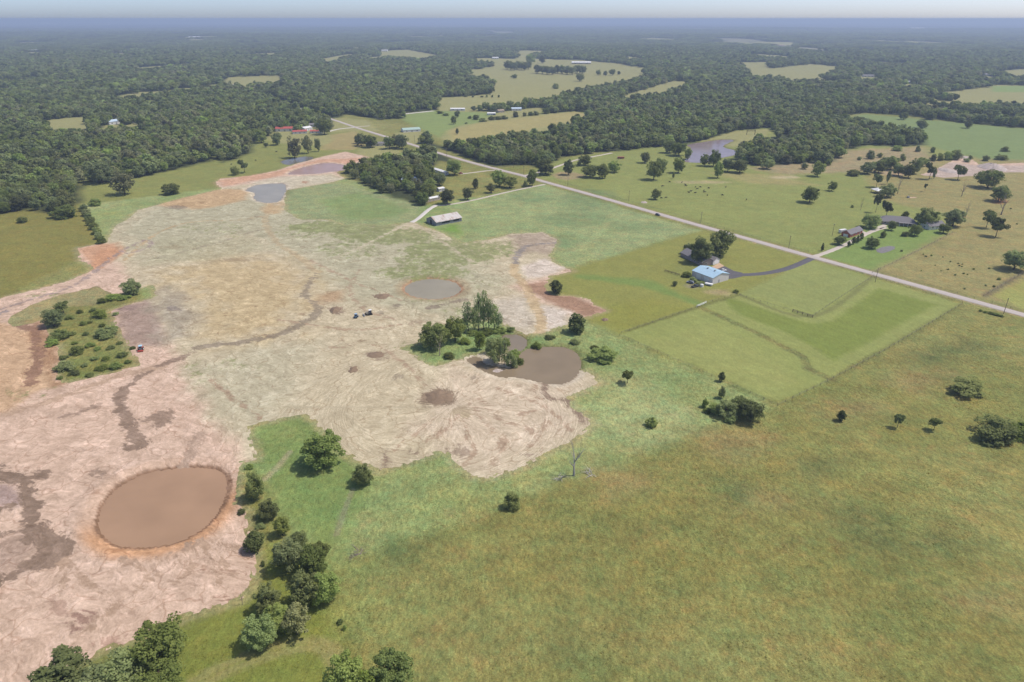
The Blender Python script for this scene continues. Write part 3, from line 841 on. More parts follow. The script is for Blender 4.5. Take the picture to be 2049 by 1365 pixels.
# orange cuts
for pts, c, am in (([(300, 410), (430, 380), (500, 378), (490, 400), (400, 420)], (206, 172, 128), 0.8), ([(430, 362), (560, 342), (640, 318), (740, 316), (690, 332), (560, 352), (450, 372)], (216, 172, 140), 0.9),
    ([(160, 497), (235, 485), (245, 505), (200, 535), (100, 565), (120, 560), (180, 530), (165, 515)], (214, 168, 132), 0.9), ([(205, 500), (240, 492), (240, 510), (190, 540), (160, 552)], (212, 160, 120), 0.7),
    ([(-300, 690), (0, 640), (60, 660), (110, 700), (118, 770), (60, 790), (0, 830), (-300, 880)], (212, 178, 140), 0.9), ([(540, 390), (575, 395), (560, 430), (520, 425)], (206, 178, 136), 0.8),
    ([(90, 630), (60, 650), (110, 770), (118, 768), (100, 690)], (176, 138, 104), 0.8)):
    ez(pts, PC(*c), 3, 4, am)
# tilled mauve patch
ez([(222, 618), (300, 598), (330, 650), (318, 690), (262, 690), (236, 655)], PC(172, 150, 134), 2.5, 4, 0.9)
ez([(300, 598), (340, 575), (400, 630), (380, 670), (330, 690), (318, 650)], PC(176, 165, 144), 6, 9, 0.8)
# brown garden plot and white scraped clay beside it
ez([(1040, 570), (1090, 562), (1110, 592), (1150, 594), (1214, 622), (1176, 636), (1090, 600)], PC(172, 138, 112), 2, 2, 0.95)
ez([(1048, 530), (1090, 515), (1130, 537), (1090, 552), (1050, 560)], PC(226, 212, 196), 2, 3, 0.85)
ez([(990, 600), (1060, 590), (1070, 640), (1060, 668), (1020, 655), (985, 635)], PC(214, 203, 184), 5, 4, 0.8)
ez([(1085, 610), (1140, 625), (1140, 650), (1090, 664)], PC(226, 214, 200), 3, 3, 0.8)
# palest clay fan round the lower pond
ez([(900, 735), (1000, 745), (1190, 768), (1140, 800), (1180, 848), (1000, 945), (920, 920), (830, 860), (860, 800)], PC(226, 207, 181), 10, 8, 0.75)
ez([(1840, 352), (1900, 325), (1960, 332), (2090, 330), (2080, 345), (1890, 357)], PC(200, 182, 168), 4, 3, 0.9)
ez([(500, 365), (570, 352), (660, 352), (690, 360), (600, 372), (575, 395), (550, 410)], PC(214, 204, 178), 4, 4, 0.8)
ez([(1025, 470), (1083, 465), (1112, 480), (1099, 512), (1060, 505), (1030, 520)], PC(178, 160, 140), 5, 4, 0.8)
# sparse regrowth
green = np.zeros(len(P))
for e, am in (((690, 455, 120, 14), 0.98), ((780, 472, 100, 18), 0.92), ((905, 505, 110, 26), 0.9), ((850, 545, 100, 20), 0.82), ((985, 500, 60, 18), 0.8), ((700, 500, 80, 20), 0.62), ((600, 470, 60, 14), 0.55), ((420, 455, 80, 14), 0.5), ((930, 620, 50, 14), 0.6), ((460, 730, 60, 24), 0.5), ((740, 470, 90, 18), 0.75), ((870, 520, 90, 22), 0.75), ((960, 510, 50, 14), 0.7), ((800, 545, 60, 14), 0.55), ((620, 425, 50, 12), 0.6), ((470, 470, 30, 8), 0.6), ((300, 460, 40, 8), 0.3), ((395, 745, 26, 30), 0.55), ((380, 690, 20, 8), 0.6), ((870, 605, 60, 8), 0.5),
              ((430, 600, 20, 26), 0.25), ((960, 570, 40, 16), 0.4), ((1000, 480, 40, 10), 0.5), ((340, 570, 30, 10), 0.4), ((500, 700, 50, 8), 0.35), ((60, 790, 60, 12), 0.6), ((820, 690, 20, 6), 0.6), ((110, 590, 60, 10), 0.6), ((70, 640, 40, 14), 0.35), ((1010, 590, 16, 8), 0.5)):
    s = sdf_poly(P, ellipse(*e), 40)
    green = np.maximum(green, am * sstep(-10, 8, s + jit * 4))
# mud: streams, puddled tracks and damp patches
mudf = np.full(len(P), -8.0); mudc = ec.copy()
def mud(L, w, c, amt=0.9, ja=1.6, sharp=0.8):
    global ec
    global mudf, mudc
    d = dist_line(P, smooth_line(poly(L)), 30) + jit * ja * 0.4
    put_mud(w * 0.72 - d, c, amt)
def put_mud(f, c, amt):
    global mudf, mudc
    k_ = f > np.maximum(mudf, -8)
    mudc[k_] = (ec * (1 - amt) + np.asarray(c)[None] * amt)[k_]
    mudf = np.maximum(mudf, np.clip(f, -8, 8))
DM = PC(147, 125, 106); GM = PC(152, 138, 118); TM = PC(190, 160, 118)
mud([(545, 410), (530, 440), (540, 465), (560, 490), (600, 515), (634, 545)], 2.6, TM, 0.4)
mud([(545, 410), (530, 440), (540, 465), (560, 490), (600, 515), (634, 545)], 0.5, GM, 0.5, 0.6)
mud([(634, 545), (615, 575), (610, 592), (630, 608), (632, 625)], 1.6, GM, 0.8)
mud([(632, 612), (630, 632), (590, 655), (540, 675), (480, 685), (440, 690), (395, 697)], 3.0, PC(150, 136, 116), 0.8, 2.2)
mud([(395, 697), (372, 712), (330, 730), (300, 742)], 0.8, DM, 0.7)
mud([(370, 713), (300, 742), (270, 762), (240, 795)], 2.0, DM, 0.85, 2)
mud([(330, 735), (240, 752), (150, 785), (60, 815), (0, 832)], 2.4, PC(178, 150, 120), 0.5, 3)
mud([(245, 780), (235, 800), (250, 830), (262, 860), (280, 890), (262, 895)], 2.6, DM, 0.85, 3)
mud([(200, 810), (160, 825), (120, 835)], 1.6, DM, 0.7, 2)
mud([(300, 838), (340, 828), (322, 848)], 3.0, DM, 0.8, 3)
mud([(400, 870), (385, 905), (370, 930)], 2.2, DM, 0.45, 4)
mud([(-60, 930), (0, 945), (40, 962), (60, 1000), (66, 1050), (95, 1090), (98, 1105), (60, 1135), (0, 1160), (-60, 1180)], 2.6, DM, 0.95, 1.8)
mud([(0, 950), (40, 962), (85, 950)], 3.0, DM, 0.9, 1.5); mud([(70, 1060), (100, 1085), (112, 1105), (80, 1130)], 5.0, DM, 0.9, 1.6)
mud([(-60, 1030), (0, 1018), (55, 1005)], 1.4, DM, 0.9, 1); mud([(-60, 1078), (0, 1070), (62, 1056)], 0.9, DM, 0.9, 0.7)
ez([(-80, 970), (20, 965), (60, 1000), (50, 1012), (-80, 1025)], PC(172, 150, 142), 2, 2, 0.8); ez([(-60, 1085), (60, 1065), (100, 1090), (40, 1140), (-60, 1160)], PC(170, 146, 128), 3, 5, 0.65)
mud([(1088, 768), (1088, 785), (1105, 798), (1140, 804), (1160, 830), (1165, 845)], 1.2, DM, 0.85, 1.2)
mud([(1120, 485), (1080, 488), (1050, 495), (1036, 512), (1030, 530)], 2.2, PC(150, 142, 136), 0.85, 1); mud([(1030, 530), (1028, 545), (1045, 565), (1070, 610), (1082, 640), (1080, 664)], 3.4, PC(206, 180, 138), 0.75, 1.5)
mud([(1030, 530), (1026, 545), (1040, 558)], 1.6, DM, 0.6, 1)
mud([(40, 650), (68, 660), (70, 690), (75, 720), (58, 770)], 3.0, PC(150, 116, 94), 0.85, 2)
mud([(0, 620), (60, 600), (150, 570), (225, 515), (262, 492), (296, 480), (302, 490), (285, 500), (255, 508)], 1.3, PC(170, 152, 142), 0.85, 0.8); mud([(-100, 650), (0, 628), (14, 622)], 1.5, PC(150, 140, 140), 0.8, 0.8)
mud([(250, 520), (310, 470), (380, 445), (480, 440), (560, 425)], 1.0, PC(196, 162, 116), 0.6, 1); mud([(300, 520), (420, 490), (520, 460)], 0.7, GM, 0.5, 1.5)
mud([(860, 617), (895, 608), (930, 600)], 2.2, GM, 0.9, 2); mud([(820, 445), (760, 475), (700, 505), (640, 525)], 1.2, PC(206, 194, 164), 0.7, 0.8); mud([(826, 446), (880, 480), (940, 520), (1000, 540)], 1.0, PC(200, 188, 158), 0.6, 0.8)
# blade fans and wheel ruts on the pale clay
for L in ([(950, 815), (975, 850), (1010, 880), (985, 930)], [(960, 800), (1000, 840), (1060, 860), (1085, 905)], [(930, 830), (935, 870), (950, 900), (930, 930)], [(1000, 780), (1060, 800), (1110, 830), (1140, 860)], [(1075, 765), (1070, 790), (1090, 812), (1040, 830)], [(870, 840), (830, 870), (790, 900)], [(1100, 845), (1080, 870), (1060, 900)], [(940, 812), (900, 850), (860, 880)],
          [(420, 760), (470, 800), (520, 835)], [(560, 640), (700, 660), (800, 650)], [(720, 540), (700, 580), (730, 620), (800, 640)], [(640, 700), (740, 690), (800, 720), (850, 770)], [(620, 520), (700, 560), (800, 600)],
          [(240, 1120), (300, 1150), (250, 1200), (180, 1260)], [(330, 1120), (420, 1110), (470, 1150)], [(400, 1080), (430, 1120), (440, 1170)], [(390, 1095), (380, 1140), (330, 1180)], [(420, 1085), (470, 1095), (500, 1110)], [(380, 1090), (350, 1130), (280, 1170)], [(110, 1110), (130, 1150), (110, 1200)], [(130, 1120), (180, 1170), (220, 1190)]):
    mud(L, 0.35, PC(176, 148, 122), 0.7, 0.8, 0.7)
for e, c, am in (((880, 796, 44, 22), PC(150, 130, 108), 0.9), ((925, 822, 26, 12), PC(160, 142, 108), 0.6), ((670, 621, 16, 9), DM, 0.8), ((752, 711, 24, 9), DM, 0.7), ((707, 740, 12, 9), DM, 0.7), ((772, 915, 10, 16), DM, 0.8), ((772, 935, 4, 12), DM, 0.7), ((820, 905, 16, 4), DM, 0.7), ((1055, 910, 22, 6), DM, 0.8), ((920, 905, 26, 12), DM, 0.6), ((930, 830, 20, 12), PC(165, 148, 110), 0.6), ((1000, 640, 30, 6), GM, 0.6), ((835, 645, 22, 6), PC(176, 156, 130), 0.7), ((800, 755, 12, 6), GM, 0.6),
                 ((945, 755, 12, 4), GM, 0.6), ((160, 1240, 24, 16), PC(160, 128, 112), 0.8), ((225, 1192, 10, 6), DM, 0.5), ((170, 900, 16, 5), DM, 0.5), ((200, 945, 16, 8), DM, 0.7), ((120, 920, 26, 6), PC(165, 135, 112), 0.5), ((115, 1210, 30, 30), PC(180, 148, 128), 0.6), ((250, 1290, 60, 14), PC(176, 142, 122), 0.7), ((480, 1190, 22, 6), PC(176, 140, 112), 0.7), ((500, 1110, 6, 30), PC(185, 150, 125), 0.6),
                 ((352, 618, 18, 6), PC(140, 128, 120), 0.7), ((355, 415, 22, 5), GM, 0.7), ((470, 520, 30, 5), PC(160, 140, 108), 0.6), ((345, 495, 30, 4), PC(165, 150, 116), 0.5), ((760, 592, 14, 4), DM, 0.7), ((795, 613, 12, 4), GM, 0.8), ((765, 627, 10, 5), GM, 0.7), ((735, 612, 16, 3), GM, 0.7), ((610, 365, 9, 3), PC(180, 140, 110), 0.8), ((250, 615, 30, 10), PC(158, 134, 124), 0.6),
                 ((1060, 645, 14, 8), GM, 0.6), ((1990, 337, 30, 4), PC(160, 140, 125), 0.7), ((1865, 340, 16, 5), PC(190, 140, 112), 0.7)):
    put_mud((sdf_poly(P, ellipse(*e), 30) - 0.8) * 0.9, c, am)
# pond rims
so = sdf_poly(P, P_OVAL, 40)
side = sstep(-0.3, 0.5, ((x - P_OVAL[:, 0].mean()) * 0.55 - (y - P_OVAL[:, 1].mean())) / 25)
ec = lay(ec, PC(216, 160, 108), sstep(-9.0, -3.5, so + jit * 0.9) * (0.08 + 0.62 * side))
ec = lay(ec, PC(150, 118, 92), sstep(-2.3, -1.5, so + jit * 0.6) * 0.9)
so = sdf_poly(P, P_ROUND, 40)
ec = lay(ec, PC(176, 158, 124), sstep(-9, -5, so + jit) * 0.7); ec = lay(ec, PC(186, 146, 112), sstep(-2.8, -1.5, so + jit * 0.5) * 0.9)
so = np.maximum(sdf_poly(P, P_MAIN, 40), np.maximum(sdf_poly(P, P_GREY, 40), sdf_poly(P, P_PINK, 40)))
ec = lay(ec, PC(224, 212, 190), sstep(-5, -2.5, so + jit) * 0.6); ec = lay(ec, PC(150, 124, 96), sstep(-1.2, -0.2, so + jit * 0.4) * 0.9)
# direction of the blade passes
aa = (fbm(x / 130, y / 130, 71, 2) - 0.5) * 3.2
base = np.where(x < -60, 1.25, 0.9)
fx0, fy0 = G(905, 815)
q1 = np.arctan2(y - fy0, x - fx0); d1 = np.hypot(x - fx0, y - fy0)
th = 1.1
across = x * math.cos(th) + y * math.sin(th) + 16 * (fbm(x / 70, y / 70, 81, 2) - 0.5) * 2
along = -x * math.sin(th) + y * math.cos(th)
fan = sstep(75, 35, d1)
across = across * (1 - fan) + (q1 * 40) * fan
along = along * (1 - fan) + d1 * fan
flow = np.stack([across, along, np.zeros_like(x)], 1)
earth = clip_sheet('bare_earth', fe, 0.03, M['earth'], {'cover': ('FLOAT_COLOR', ec), 'flow': ('FLOAT_VECTOR', flow), 'mud': ('FLOAT', mudf), 'mudcol': ('FLOAT_COLOR', mudc), 'green': ('FLOAT', green)})

# ponds
WATER = [('brown_pond', P_OVAL, (174, 142, 114), 0.12), ('round_pond', P_ROUND, (160, 152, 130), 0.14), ('twin_pond', P_MAIN, (146, 130, 106), 0.10), ('back_pond', P_BACK, (142, 130, 112), 0.12),
         ('grey_pond', P_GREY, (162, 156, 140), 0.14), ('pink_pond', P_PINK, (178, 150, 138), 0.16), ('woodland_pond', P_FAR, (150, 136, 138), 0.10), ('tree_pond', P_SMALL, (120, 116, 104), 0.12)]
for nm, q, c, r_ in WATER:
    s = sdf_poly(P, q, 12) + jit2 * 0.35
    clip_sheet(nm, s + 0.9, 0, mat_water(nm + '_water', PC(*c) * 1.05, r_), {}, zfun=-0.5)

# ------------------------------------------------------------------ roads and drives: ribbons laid on the ground
def ribbon(name, L, w, mat, lift=0.04, n=4, smooth=True, wob=0.0):
    Q = smooth_line(L, n) if smooth else np.asarray(L)
    # resample
    seg = np.hypot(*np.diff(Q, axis=0).T); s = np.concatenate([[0], np.cumsum(seg)])
    N = max(int(s[-1] / 3.0), 4)
    t = np.linspace(0, s[-1], N)
    X = np.interp(t, s, Q[:, 0]); Y = np.interp(t, s, Q[:, 1])
    dx = np.gradient(X); dy = np.gradient(Y); d = np.hypot(dx, dy); nx, ny = -dy / d, dx / d
    cols = np.array([-0.5, -0.49, -0.2, 0.2, 0.49, 0.5])
    zc = np.array([-0.06, 0.0, 0.03, 0.03, 0.0, -0.06]) 
    wv = w * (1 + wob * (vnoise(t / 3.1, t * 0, 5) - 0.5))
    VX = X[:, None] + nx[:, None] * cols[None] * wv[:, None]
    VY = Y[:, None] + ny[:, None] * cols[None] * wv[:, None]
    VZ = np.maximum(height(np.stack([VX.ravel(), VY.ravel()], 1)), -0.2).reshape(VX.shape) + lift + zc[None]
    me_ = grid_mesh(name, VX, VY, VZ)
    o = link(name, me_, mat); tag(o, kind='structure')
    return o
M['chipseal'] = mat_flat('road_chipseal', PC(203, 193, 186), 0.06, 0.12, 0.9)
M['asphalt'] = mat_flat('drive_asphalt', (0.115, 0.11, 0.12), 0.15, 0.4, 0.85)
M['gravel'] = mat_flat('drive_gravel', PC(214, 203, 190), 0.08, 0.5)
M['concrete'] = mat_flat('concrete', PC(214, 184, 152), 0.06, 0.4)
M['white_gravel'] = mat_flat('white_gravel', PC(228, 222, 214), 0.06, 0.4)
ribbon('road', ROAD, 6.2, M['chipseal'], 0.05, 2, wob=0.08)
ribbon('gravel_drive', poly([(1628, 514), (1660, 503), (1690, 490), (1720, 475), (1745, 463), (1772, 455)]), 4.2, M['gravel'], 0.03, wob=0.25)
ribbon('gravel_drive', poly([(1722, 474), (1730, 468), (1722, 462), (1712, 462)]), 4.0, M['gravel'], 0.026, wob=0.25)
ribbon('asphalt_drive', poly([(1457, 549), (1490, 550), (1530, 547), (1570, 539), (1600, 528), (1624, 517)]), 5.2, M['asphalt'], 0.045)
ribbon('farm_track', poly([(1090, 369), (1040, 379), (1000, 388), (945, 401), (895, 410), (868, 411)]), 3.4, M['gravel'], 0.03, wob=0.3)
ribbon('farm_track', poly([(872, 411), (860, 418), (850, 426), (836, 438), (824, 445)]), 4.2, M['white_gravel'], 0.034, wob=0.3)
ribbon('farm_track', poly([(1047, 352), (1075, 346), (1110, 335), (1150, 321), (1200, 311), (1225, 306)]), 4.2, M['gravel'], 0.03, wob=0.3)
ribbon('farm_track', poly([(921, 348.5), (950, 345), (985, 341), (1008, 343)]), 3.6, M['gravel'], 0.03, wob=0.3)
ribbon('farm_track', poly([(655, 264), (680, 258), (712, 255)]), 5.0, M['white_gravel'], 0.03)
ribbon('farm_track', poly([(771, 232), (820, 227), (867, 222)]), 8.0, M['white_gravel'], 0.03)
ribbon('farm_track', poly([(712, 254), (740, 252)]), 5.0, M['gravel'], 0.03, smooth=False)
def slab(name, pts, mat, lift):
    q = poly(pts)
    mb = MB(); n = len(q)
    mb.add([(a, b, lift) for a, b in q] + [(a, b, -0.1) for a, b in q], [tuple(range(n)), *[(i, i + n, (i + 1) % n + n, (i + 1) % n) for i in range(n)]])
    o = mb.build(name, mat); tag(o, kind='structure'); return o
Z7 = lambda L: [(a / 8.53 + 1330, b / 8.53 + 440) for a, b in L]
slab('asphalt_apron', Z7([(880, 845), (1020, 792), (1180, 872), (1330, 905), (1330, 965), (1190, 1000), (1065, 1010), (1010, 950)]), M['asphalt'], 0.055)
slab('concrete_pad', Z7([(800, 800), (935, 738), (1020, 790), (885, 843)]), M['concrete'], 0.07)
slab('concrete_pad', [(1752, 455), (1768, 449), (1776, 452), (1762, 459)], M['gravel'], 0.06)
slab('gravel_patch', zz([(720, 640), (800, 605), (900, 590), (965, 600), (960, 630), (880, 665), (800, 685), (740, 670)], 6.4, 1640, 400), mat_flat('dark_gravel', PC(140, 136, 138), 0.2, 0.6), 0.04)
# ------------------------------------------------------------------ tree meshes (unit size: crown 1 wide, tree 1 high)
def quads(pc, nrm, size, tint, r, asp=0.75):
    n = len(pc)
    nrm = nrm / np.linalg.norm(nrm, axis=1, keepdims=True)
    a = r.normal(size=(n, 3))
    u = np.cross(nrm, a); u /= np.linalg.norm(u, axis=1, keepdims=True) + 1e-9
    v = np.cross(nrm, u)
    s = size[:, None]
    V = np.stack([pc - u * s - v * s * asp * 0.6, pc + u * s * 0.5 - v * s * asp, pc + u * s + v * s * asp * 0.5, pc - u * s * 0.4 + v * s * asp], 1).reshape(-1, 3)
    return V, np.arange(4 * n).reshape(n, 4), np.repeat(tint, 4)

def crown_points(seed, n, nl, semi, cz, lr, up=0.25, flat=0.0, zlo=0.1, pin=0.0):
    """leaf positions on the outer skin of overlapping lobes"""
    r = np.random.default_rng(seed)
    d = r.normal(size=(nl, 3)); d /= np.linalg.norm(d, axis=1, keepdims=True)
    k = np.clip(r.uniform(0.2, 1.12, nl) ** 0.55, 0, 1.1)
    c = d * k[:, None] * (np.array(semi) - lr * 0.8) * r.uniform(0.82, 1.12, (nl, 1))
    if pin: c[:, :2] *= (1 - pin * (c[:, 2:3] / semi[2] * 0.5 + 0.5))
    c[:, 2] += cz
    rad_ = r.uniform(0.55, 1.45, nl) * lr
    m = n * 3
    li = r.integers(0, nl, m)
    e = r.normal(size=(m, 3)); e[:, 2] += up; e /= np.linalg.norm(e, axis=1, keepdims=True)
    p = c[li] + e * rad_[li][:, None] * r.uniform(0.7, 1.22, (m, 1)) * np.array([1, 1, 0.8])
    ins = np.zeros(m, bool)
    for j in range(nl):
        q = (p - c[j]) / np.array([1, 1, 0.8])
        ins |= ((q * q).sum(1) < (0.72 * rad_[j]) ** 2) & (li != j)
    ok = ~ins & (p[:, 2] > zlo)
    p, e, li = p[ok][:n], e[ok][:n], li[ok][:n]
    lt = r.uniform(0, 1, nl)
    tint = np.clip(0.5 * lt[li] + 0.5 * r.uniform(0, 1, len(p)), 0, 1)
    nr = e * 0.75 + r.normal(size=e.shape) * 0.42; nr[:, 2] += 0.42
    return p, nr, tint, c, r

def leaf_mesh(name, mat, p, nr, tint, r, size):
    V, F, t = quads(p, nr, size * r.uniform(0.7, 1.35, len(p)), tint, r)
    me_ = mesh_fast(name, V, F)
    put_attr(me_, 'tint', 'FLOAT', t)
    me_.materials.append(mat)
    return me_

def limb_mesh(name, mat, targets, th, tr, seed, lean=0.03, n=6):
    r = random.Random(seed)
    mb = MB()
    t0 = [(0, 0, -0.02)]; rd = [tr * 1.5]
    for k in range(1, 5):
        f = k / 4
        t0.append((r.uniform(-lean, lean) * f, r.uniform(-lean, lean) * f, th * f)); rd.append(tr * (1 - 0.5 * f))
    mb.tube(t0, rd, n)
    for tg in targets:
        z0 = th * r.uniform(0.45, 0.95)
        b = Vector((t0[-1][0] * 0.7, t0[-1][1] * 0.7, z0)); e = Vector(tg)
        mid = (b + e) / 2 + Vector((0, 0, 0.04))
        mb.tube([b, mid, e], [tr * 0.5, tr * 0.33, tr * 0.1], 5)
    return mb.mesh(name, smooth=True)

TREE = {}
def reg(kind, crown, trunk): TREE.setdefault(kind, []).append((crown, trunk))
def trunk_of(c, th, tr, seed, k=6):
    idx = np.argsort(-c[:, 2])[:k * 2:2]
    return limb_mesh('trunk', None, [tuple(q) for q in c[idx]], th, tr, seed)

for s in range(6):
    p, nr, ti, c, r = crown_points(100 + s, 6000, 80, (0.5, 0.5, 0.47), 0.52, 0.095)
    tm = trunk_of(c, 0.5, 0.028, s); tm.materials.append(M['bark'])
    reg('oak', leaf_mesh('crown', M['leaf'], p, nr, ti, r, 0.0225), tm)
for s in range(3):
    p, nr, ti, c, r = crown_points(200 + s, 6000, 84, (0.5, 0.5, 0.51), 0.48, 0.092)
    tm = trunk_of(c, 0.5, 0.026, s + 9); tm.materials.append(M['bark'])
    reg('bright', leaf_mesh('crown', M['leaf_bright'], p, nr, ti, r, 0.0225), tm)
for s in range(2):
    p, nr, ti, c, r = crown_points(300 + s, 3600, 70, (0.5, 0.5, 0.47), 0.52, 0.09)
    tm = trunk_of(c, 0.6, 0.024, s + 19); tm.materials.append(M['bark'])
    reg('pale', leaf_mesh('crown', M['leaf_pale'], p, nr, ti, r, 0.023), tm)
for s in range(3):
    p, nr, ti, c, r = crown_points(400 + s, 4200, 60, (0.5, 0.5, 0.62), 0.34, 0.11, zlo=0.02)
    tm = trunk_of(c, 0.3, 0.02, s + 29); tm.materials.append(M['bark'])
    reg('shrub', leaf_mesh('crown', M['leaf'], p, nr, ti, r, 0.026), tm)
for s in range(3):
    p, nr, ti, c, r = crown_points(450 + s, 3000, 50, (0.5, 0.5, 0.60), 0.32, 0.12, zlo=0.02)
    tm = trunk_of(c, 0.3, 0.02, s + 33); tm.materials.append(M['bark'])
    reg('scrub', leaf_mesh('crown', M['leaf_scrub'], p, nr, ti, r, 0.03), tm)
for s in range(3):      # eastern red cedar: dense, narrowing upward
    p, nr, ti, c, r = crown_points(500 + s, 2400, 44, (0.5, 0.5, 0.5), 0.5, 0.12, zlo=0.05, pin=0.75)
    tm = trunk_of(c, 0.6, 0.022, s + 39); tm.materials.append(M['bark'])
    reg('cedar', leaf_mesh('crown', M['leaf_cedar'], p, nr, ti, r, 0.03), tm)
for s in range(3):      # sparse tall crown carried high on a bare trunk
    p, nr, ti, c, r = crown_points(600 + s, 1500, 20, (0.5, 0.5, 0.33), 0.66, 0.12, zlo=0.22)
    tm = trunk_of(c, 0.72, 0.02, s + 49, 9); tm.materials.append(M['bark'])
    reg('sparse', leaf_mesh('crown', M['leaf_cedar'], p, nr, ti, r, 0.036), tm)
for s in range(3):      # poplar: slim column
    p, nr, ti, c, r = crown_points(700 + s, 1000, 34, (0.52, 0.52, 0.46), 0.53, 0.16, zlo=0.12)
    p[:, :2] *= r.uniform(0.8, 1.15, (len(p), 1))
    tm = trunk_of(c, 0.85, 0.03, s + 59, 10); tm.materials.append(M['bark'])
    reg('poplar', leaf_mesh('crown', M['leaf_poplar'], p, nr, ti, r, 0.032), tm)

def dead_mesh(seed, name='trunk', low=False, spread=1.0):
    r = random.Random(seed); mb = MB()
    def grow(b, d, ln, rd, lv):
        pts = [b]; rs = [rd]; p_ = b.copy(); q = d.copy()
        for k in range(4):
            q = (q + Vector((r.uniform(-.22, .22), r.uniform(-.22, .22), r.uniform(-.08, .16)))).normalized()
            p_ = p_ + q * ln / 4; pts.append(p_.copy()); rs.append(rd * (1 - 0.2 * (k + 1)))
            if lv < 3 and (k > 0 or lv > 0) and r.random() < 0.9:
                a = r.uniform(0, 6.28)
                nd = (q * 0.75 + Vector((math.cos(a), math.sin(a), r.uniform(0, .5))) * 0.8 * spread).normalized()
                grow(p_.copy(), nd, ln * r.uniform(.42, .66), rs[-1] * 0.62, lv + 1)
        mb.tube(pts, rs, 5 if lv < 2 else 4)
    if low:
        for k in range(9):
            a = r.uniform(0, 6.28)
            grow(Vector((r.uniform(-.2, .2), r.uniform(-.2, .2), 0.0)), Vector((math.cos(a), math.sin(a), r.uniform(.1, .9))).normalized(), 0.5, 0.018, 1)
    else:
        tp = [Vector((0, 0, -0.02)), Vector((0.01, 0, 0.12)), Vector((0.0, 0.02, 0.26)), Vector((0.02, 0.01, 0.36))]
        mb.tube(tp, [0.055, 0.04, 0.034, 0.03], 7)
        for k, (a_, el_, ln_) in enumerate(((0.3, 1.35, 0.62), (2.6, 0.9, 0.55), (4.4, 0.75, 0.5), (5.6, 0.55, 0.4), (1.5, 0.6, 0.36))):
            a_ += seed
            grow(tp[3 if k < 3 else 2].copy(), Vector((math.cos(a_) * math.cos(el_), math.sin(a_) * math.cos(el_), math.sin(el_))), ln_, 0.021, 1)
    return mb.mesh(name, smooth=True)
for s in range(4):
    tm = dead_mesh(800 + s); tm.materials.append(M['deadwood'] if s == 0 else M['twig'])
    TREE.setdefault('dead', []).append((None, tm))
for s in range(2):
    tm = dead_mesh(900 + s, low=True); tm.materials.append(M['deadwood'] if s else M['twig'])
    TREE.setdefault('brush', []).append((None, tm))

CATS = {'oak': ('broadleaf_tree', 'tree'), 'bright': ('broadleaf_tree', 'tree'), 'pale': ('pale_tree', 'tree'), 'shrub': ('large_shrub', 'shrub'), 'scrub': ('scrub_bush', 'bush'), 'cedar': ('cedar_tree', 'tree'),
        'sparse': ('tall_tree', 'tree'), 'poplar': ('poplar_tree', 'tree'), 'dead': ('dead_tree', 'dead tree'), 'brush': ('dead_brush', 'brush')}
tcount = [0]
def plant(kind, X, Y, w, h, label, group=None, rz=None, var=None, tilt=0.0):
    nm, cat = CATS[kind]
    i = tcount[0]; tcount[0] += 1
    pr = TREE[kind][(i * 7 + 3) % len(TREE[kind]) if var is None else var]
    o = empty(nm, (X, Y, height1(X, Y)), (i * 2.399) % 6.283 if rz is None else rz)
    o.scale = (w, w, h)
    if tilt: o.rotation_euler[1] = tilt
    tag(o, label, cat, group)
    link('trunk', pr[1], None, o)
    if pr[0] is not None: link('crown', pr[0], None, o)
    return o

def plant_px(px, yb, wpx, hpx, kind, label, group=None, **kw):
    b = (682.5 - yb) / FPX
    a = PITCH - math.atan(b)
    f = 0.0 if kind in ('dead', 'sparse') else (0.30 if kind in ('shrub', 'scrub', 'brush', 'cedar') else 0.2)
    X, Y = G(px, yb - f * wpx * math.sin(a))
    mpp = depth_at(X, Y) / FPX
    w = wpx * mpp
    h = (hpx * mpp - (0.45 if f else 0.1) * w * math.sin(a)) / math.cos(a)
    h = max(h, (0.42 if kind in ('shrub', 'scrub', 'brush') else 0.75) * w)
    return plant(kind, X, Y, w, h, label, group, **kw)

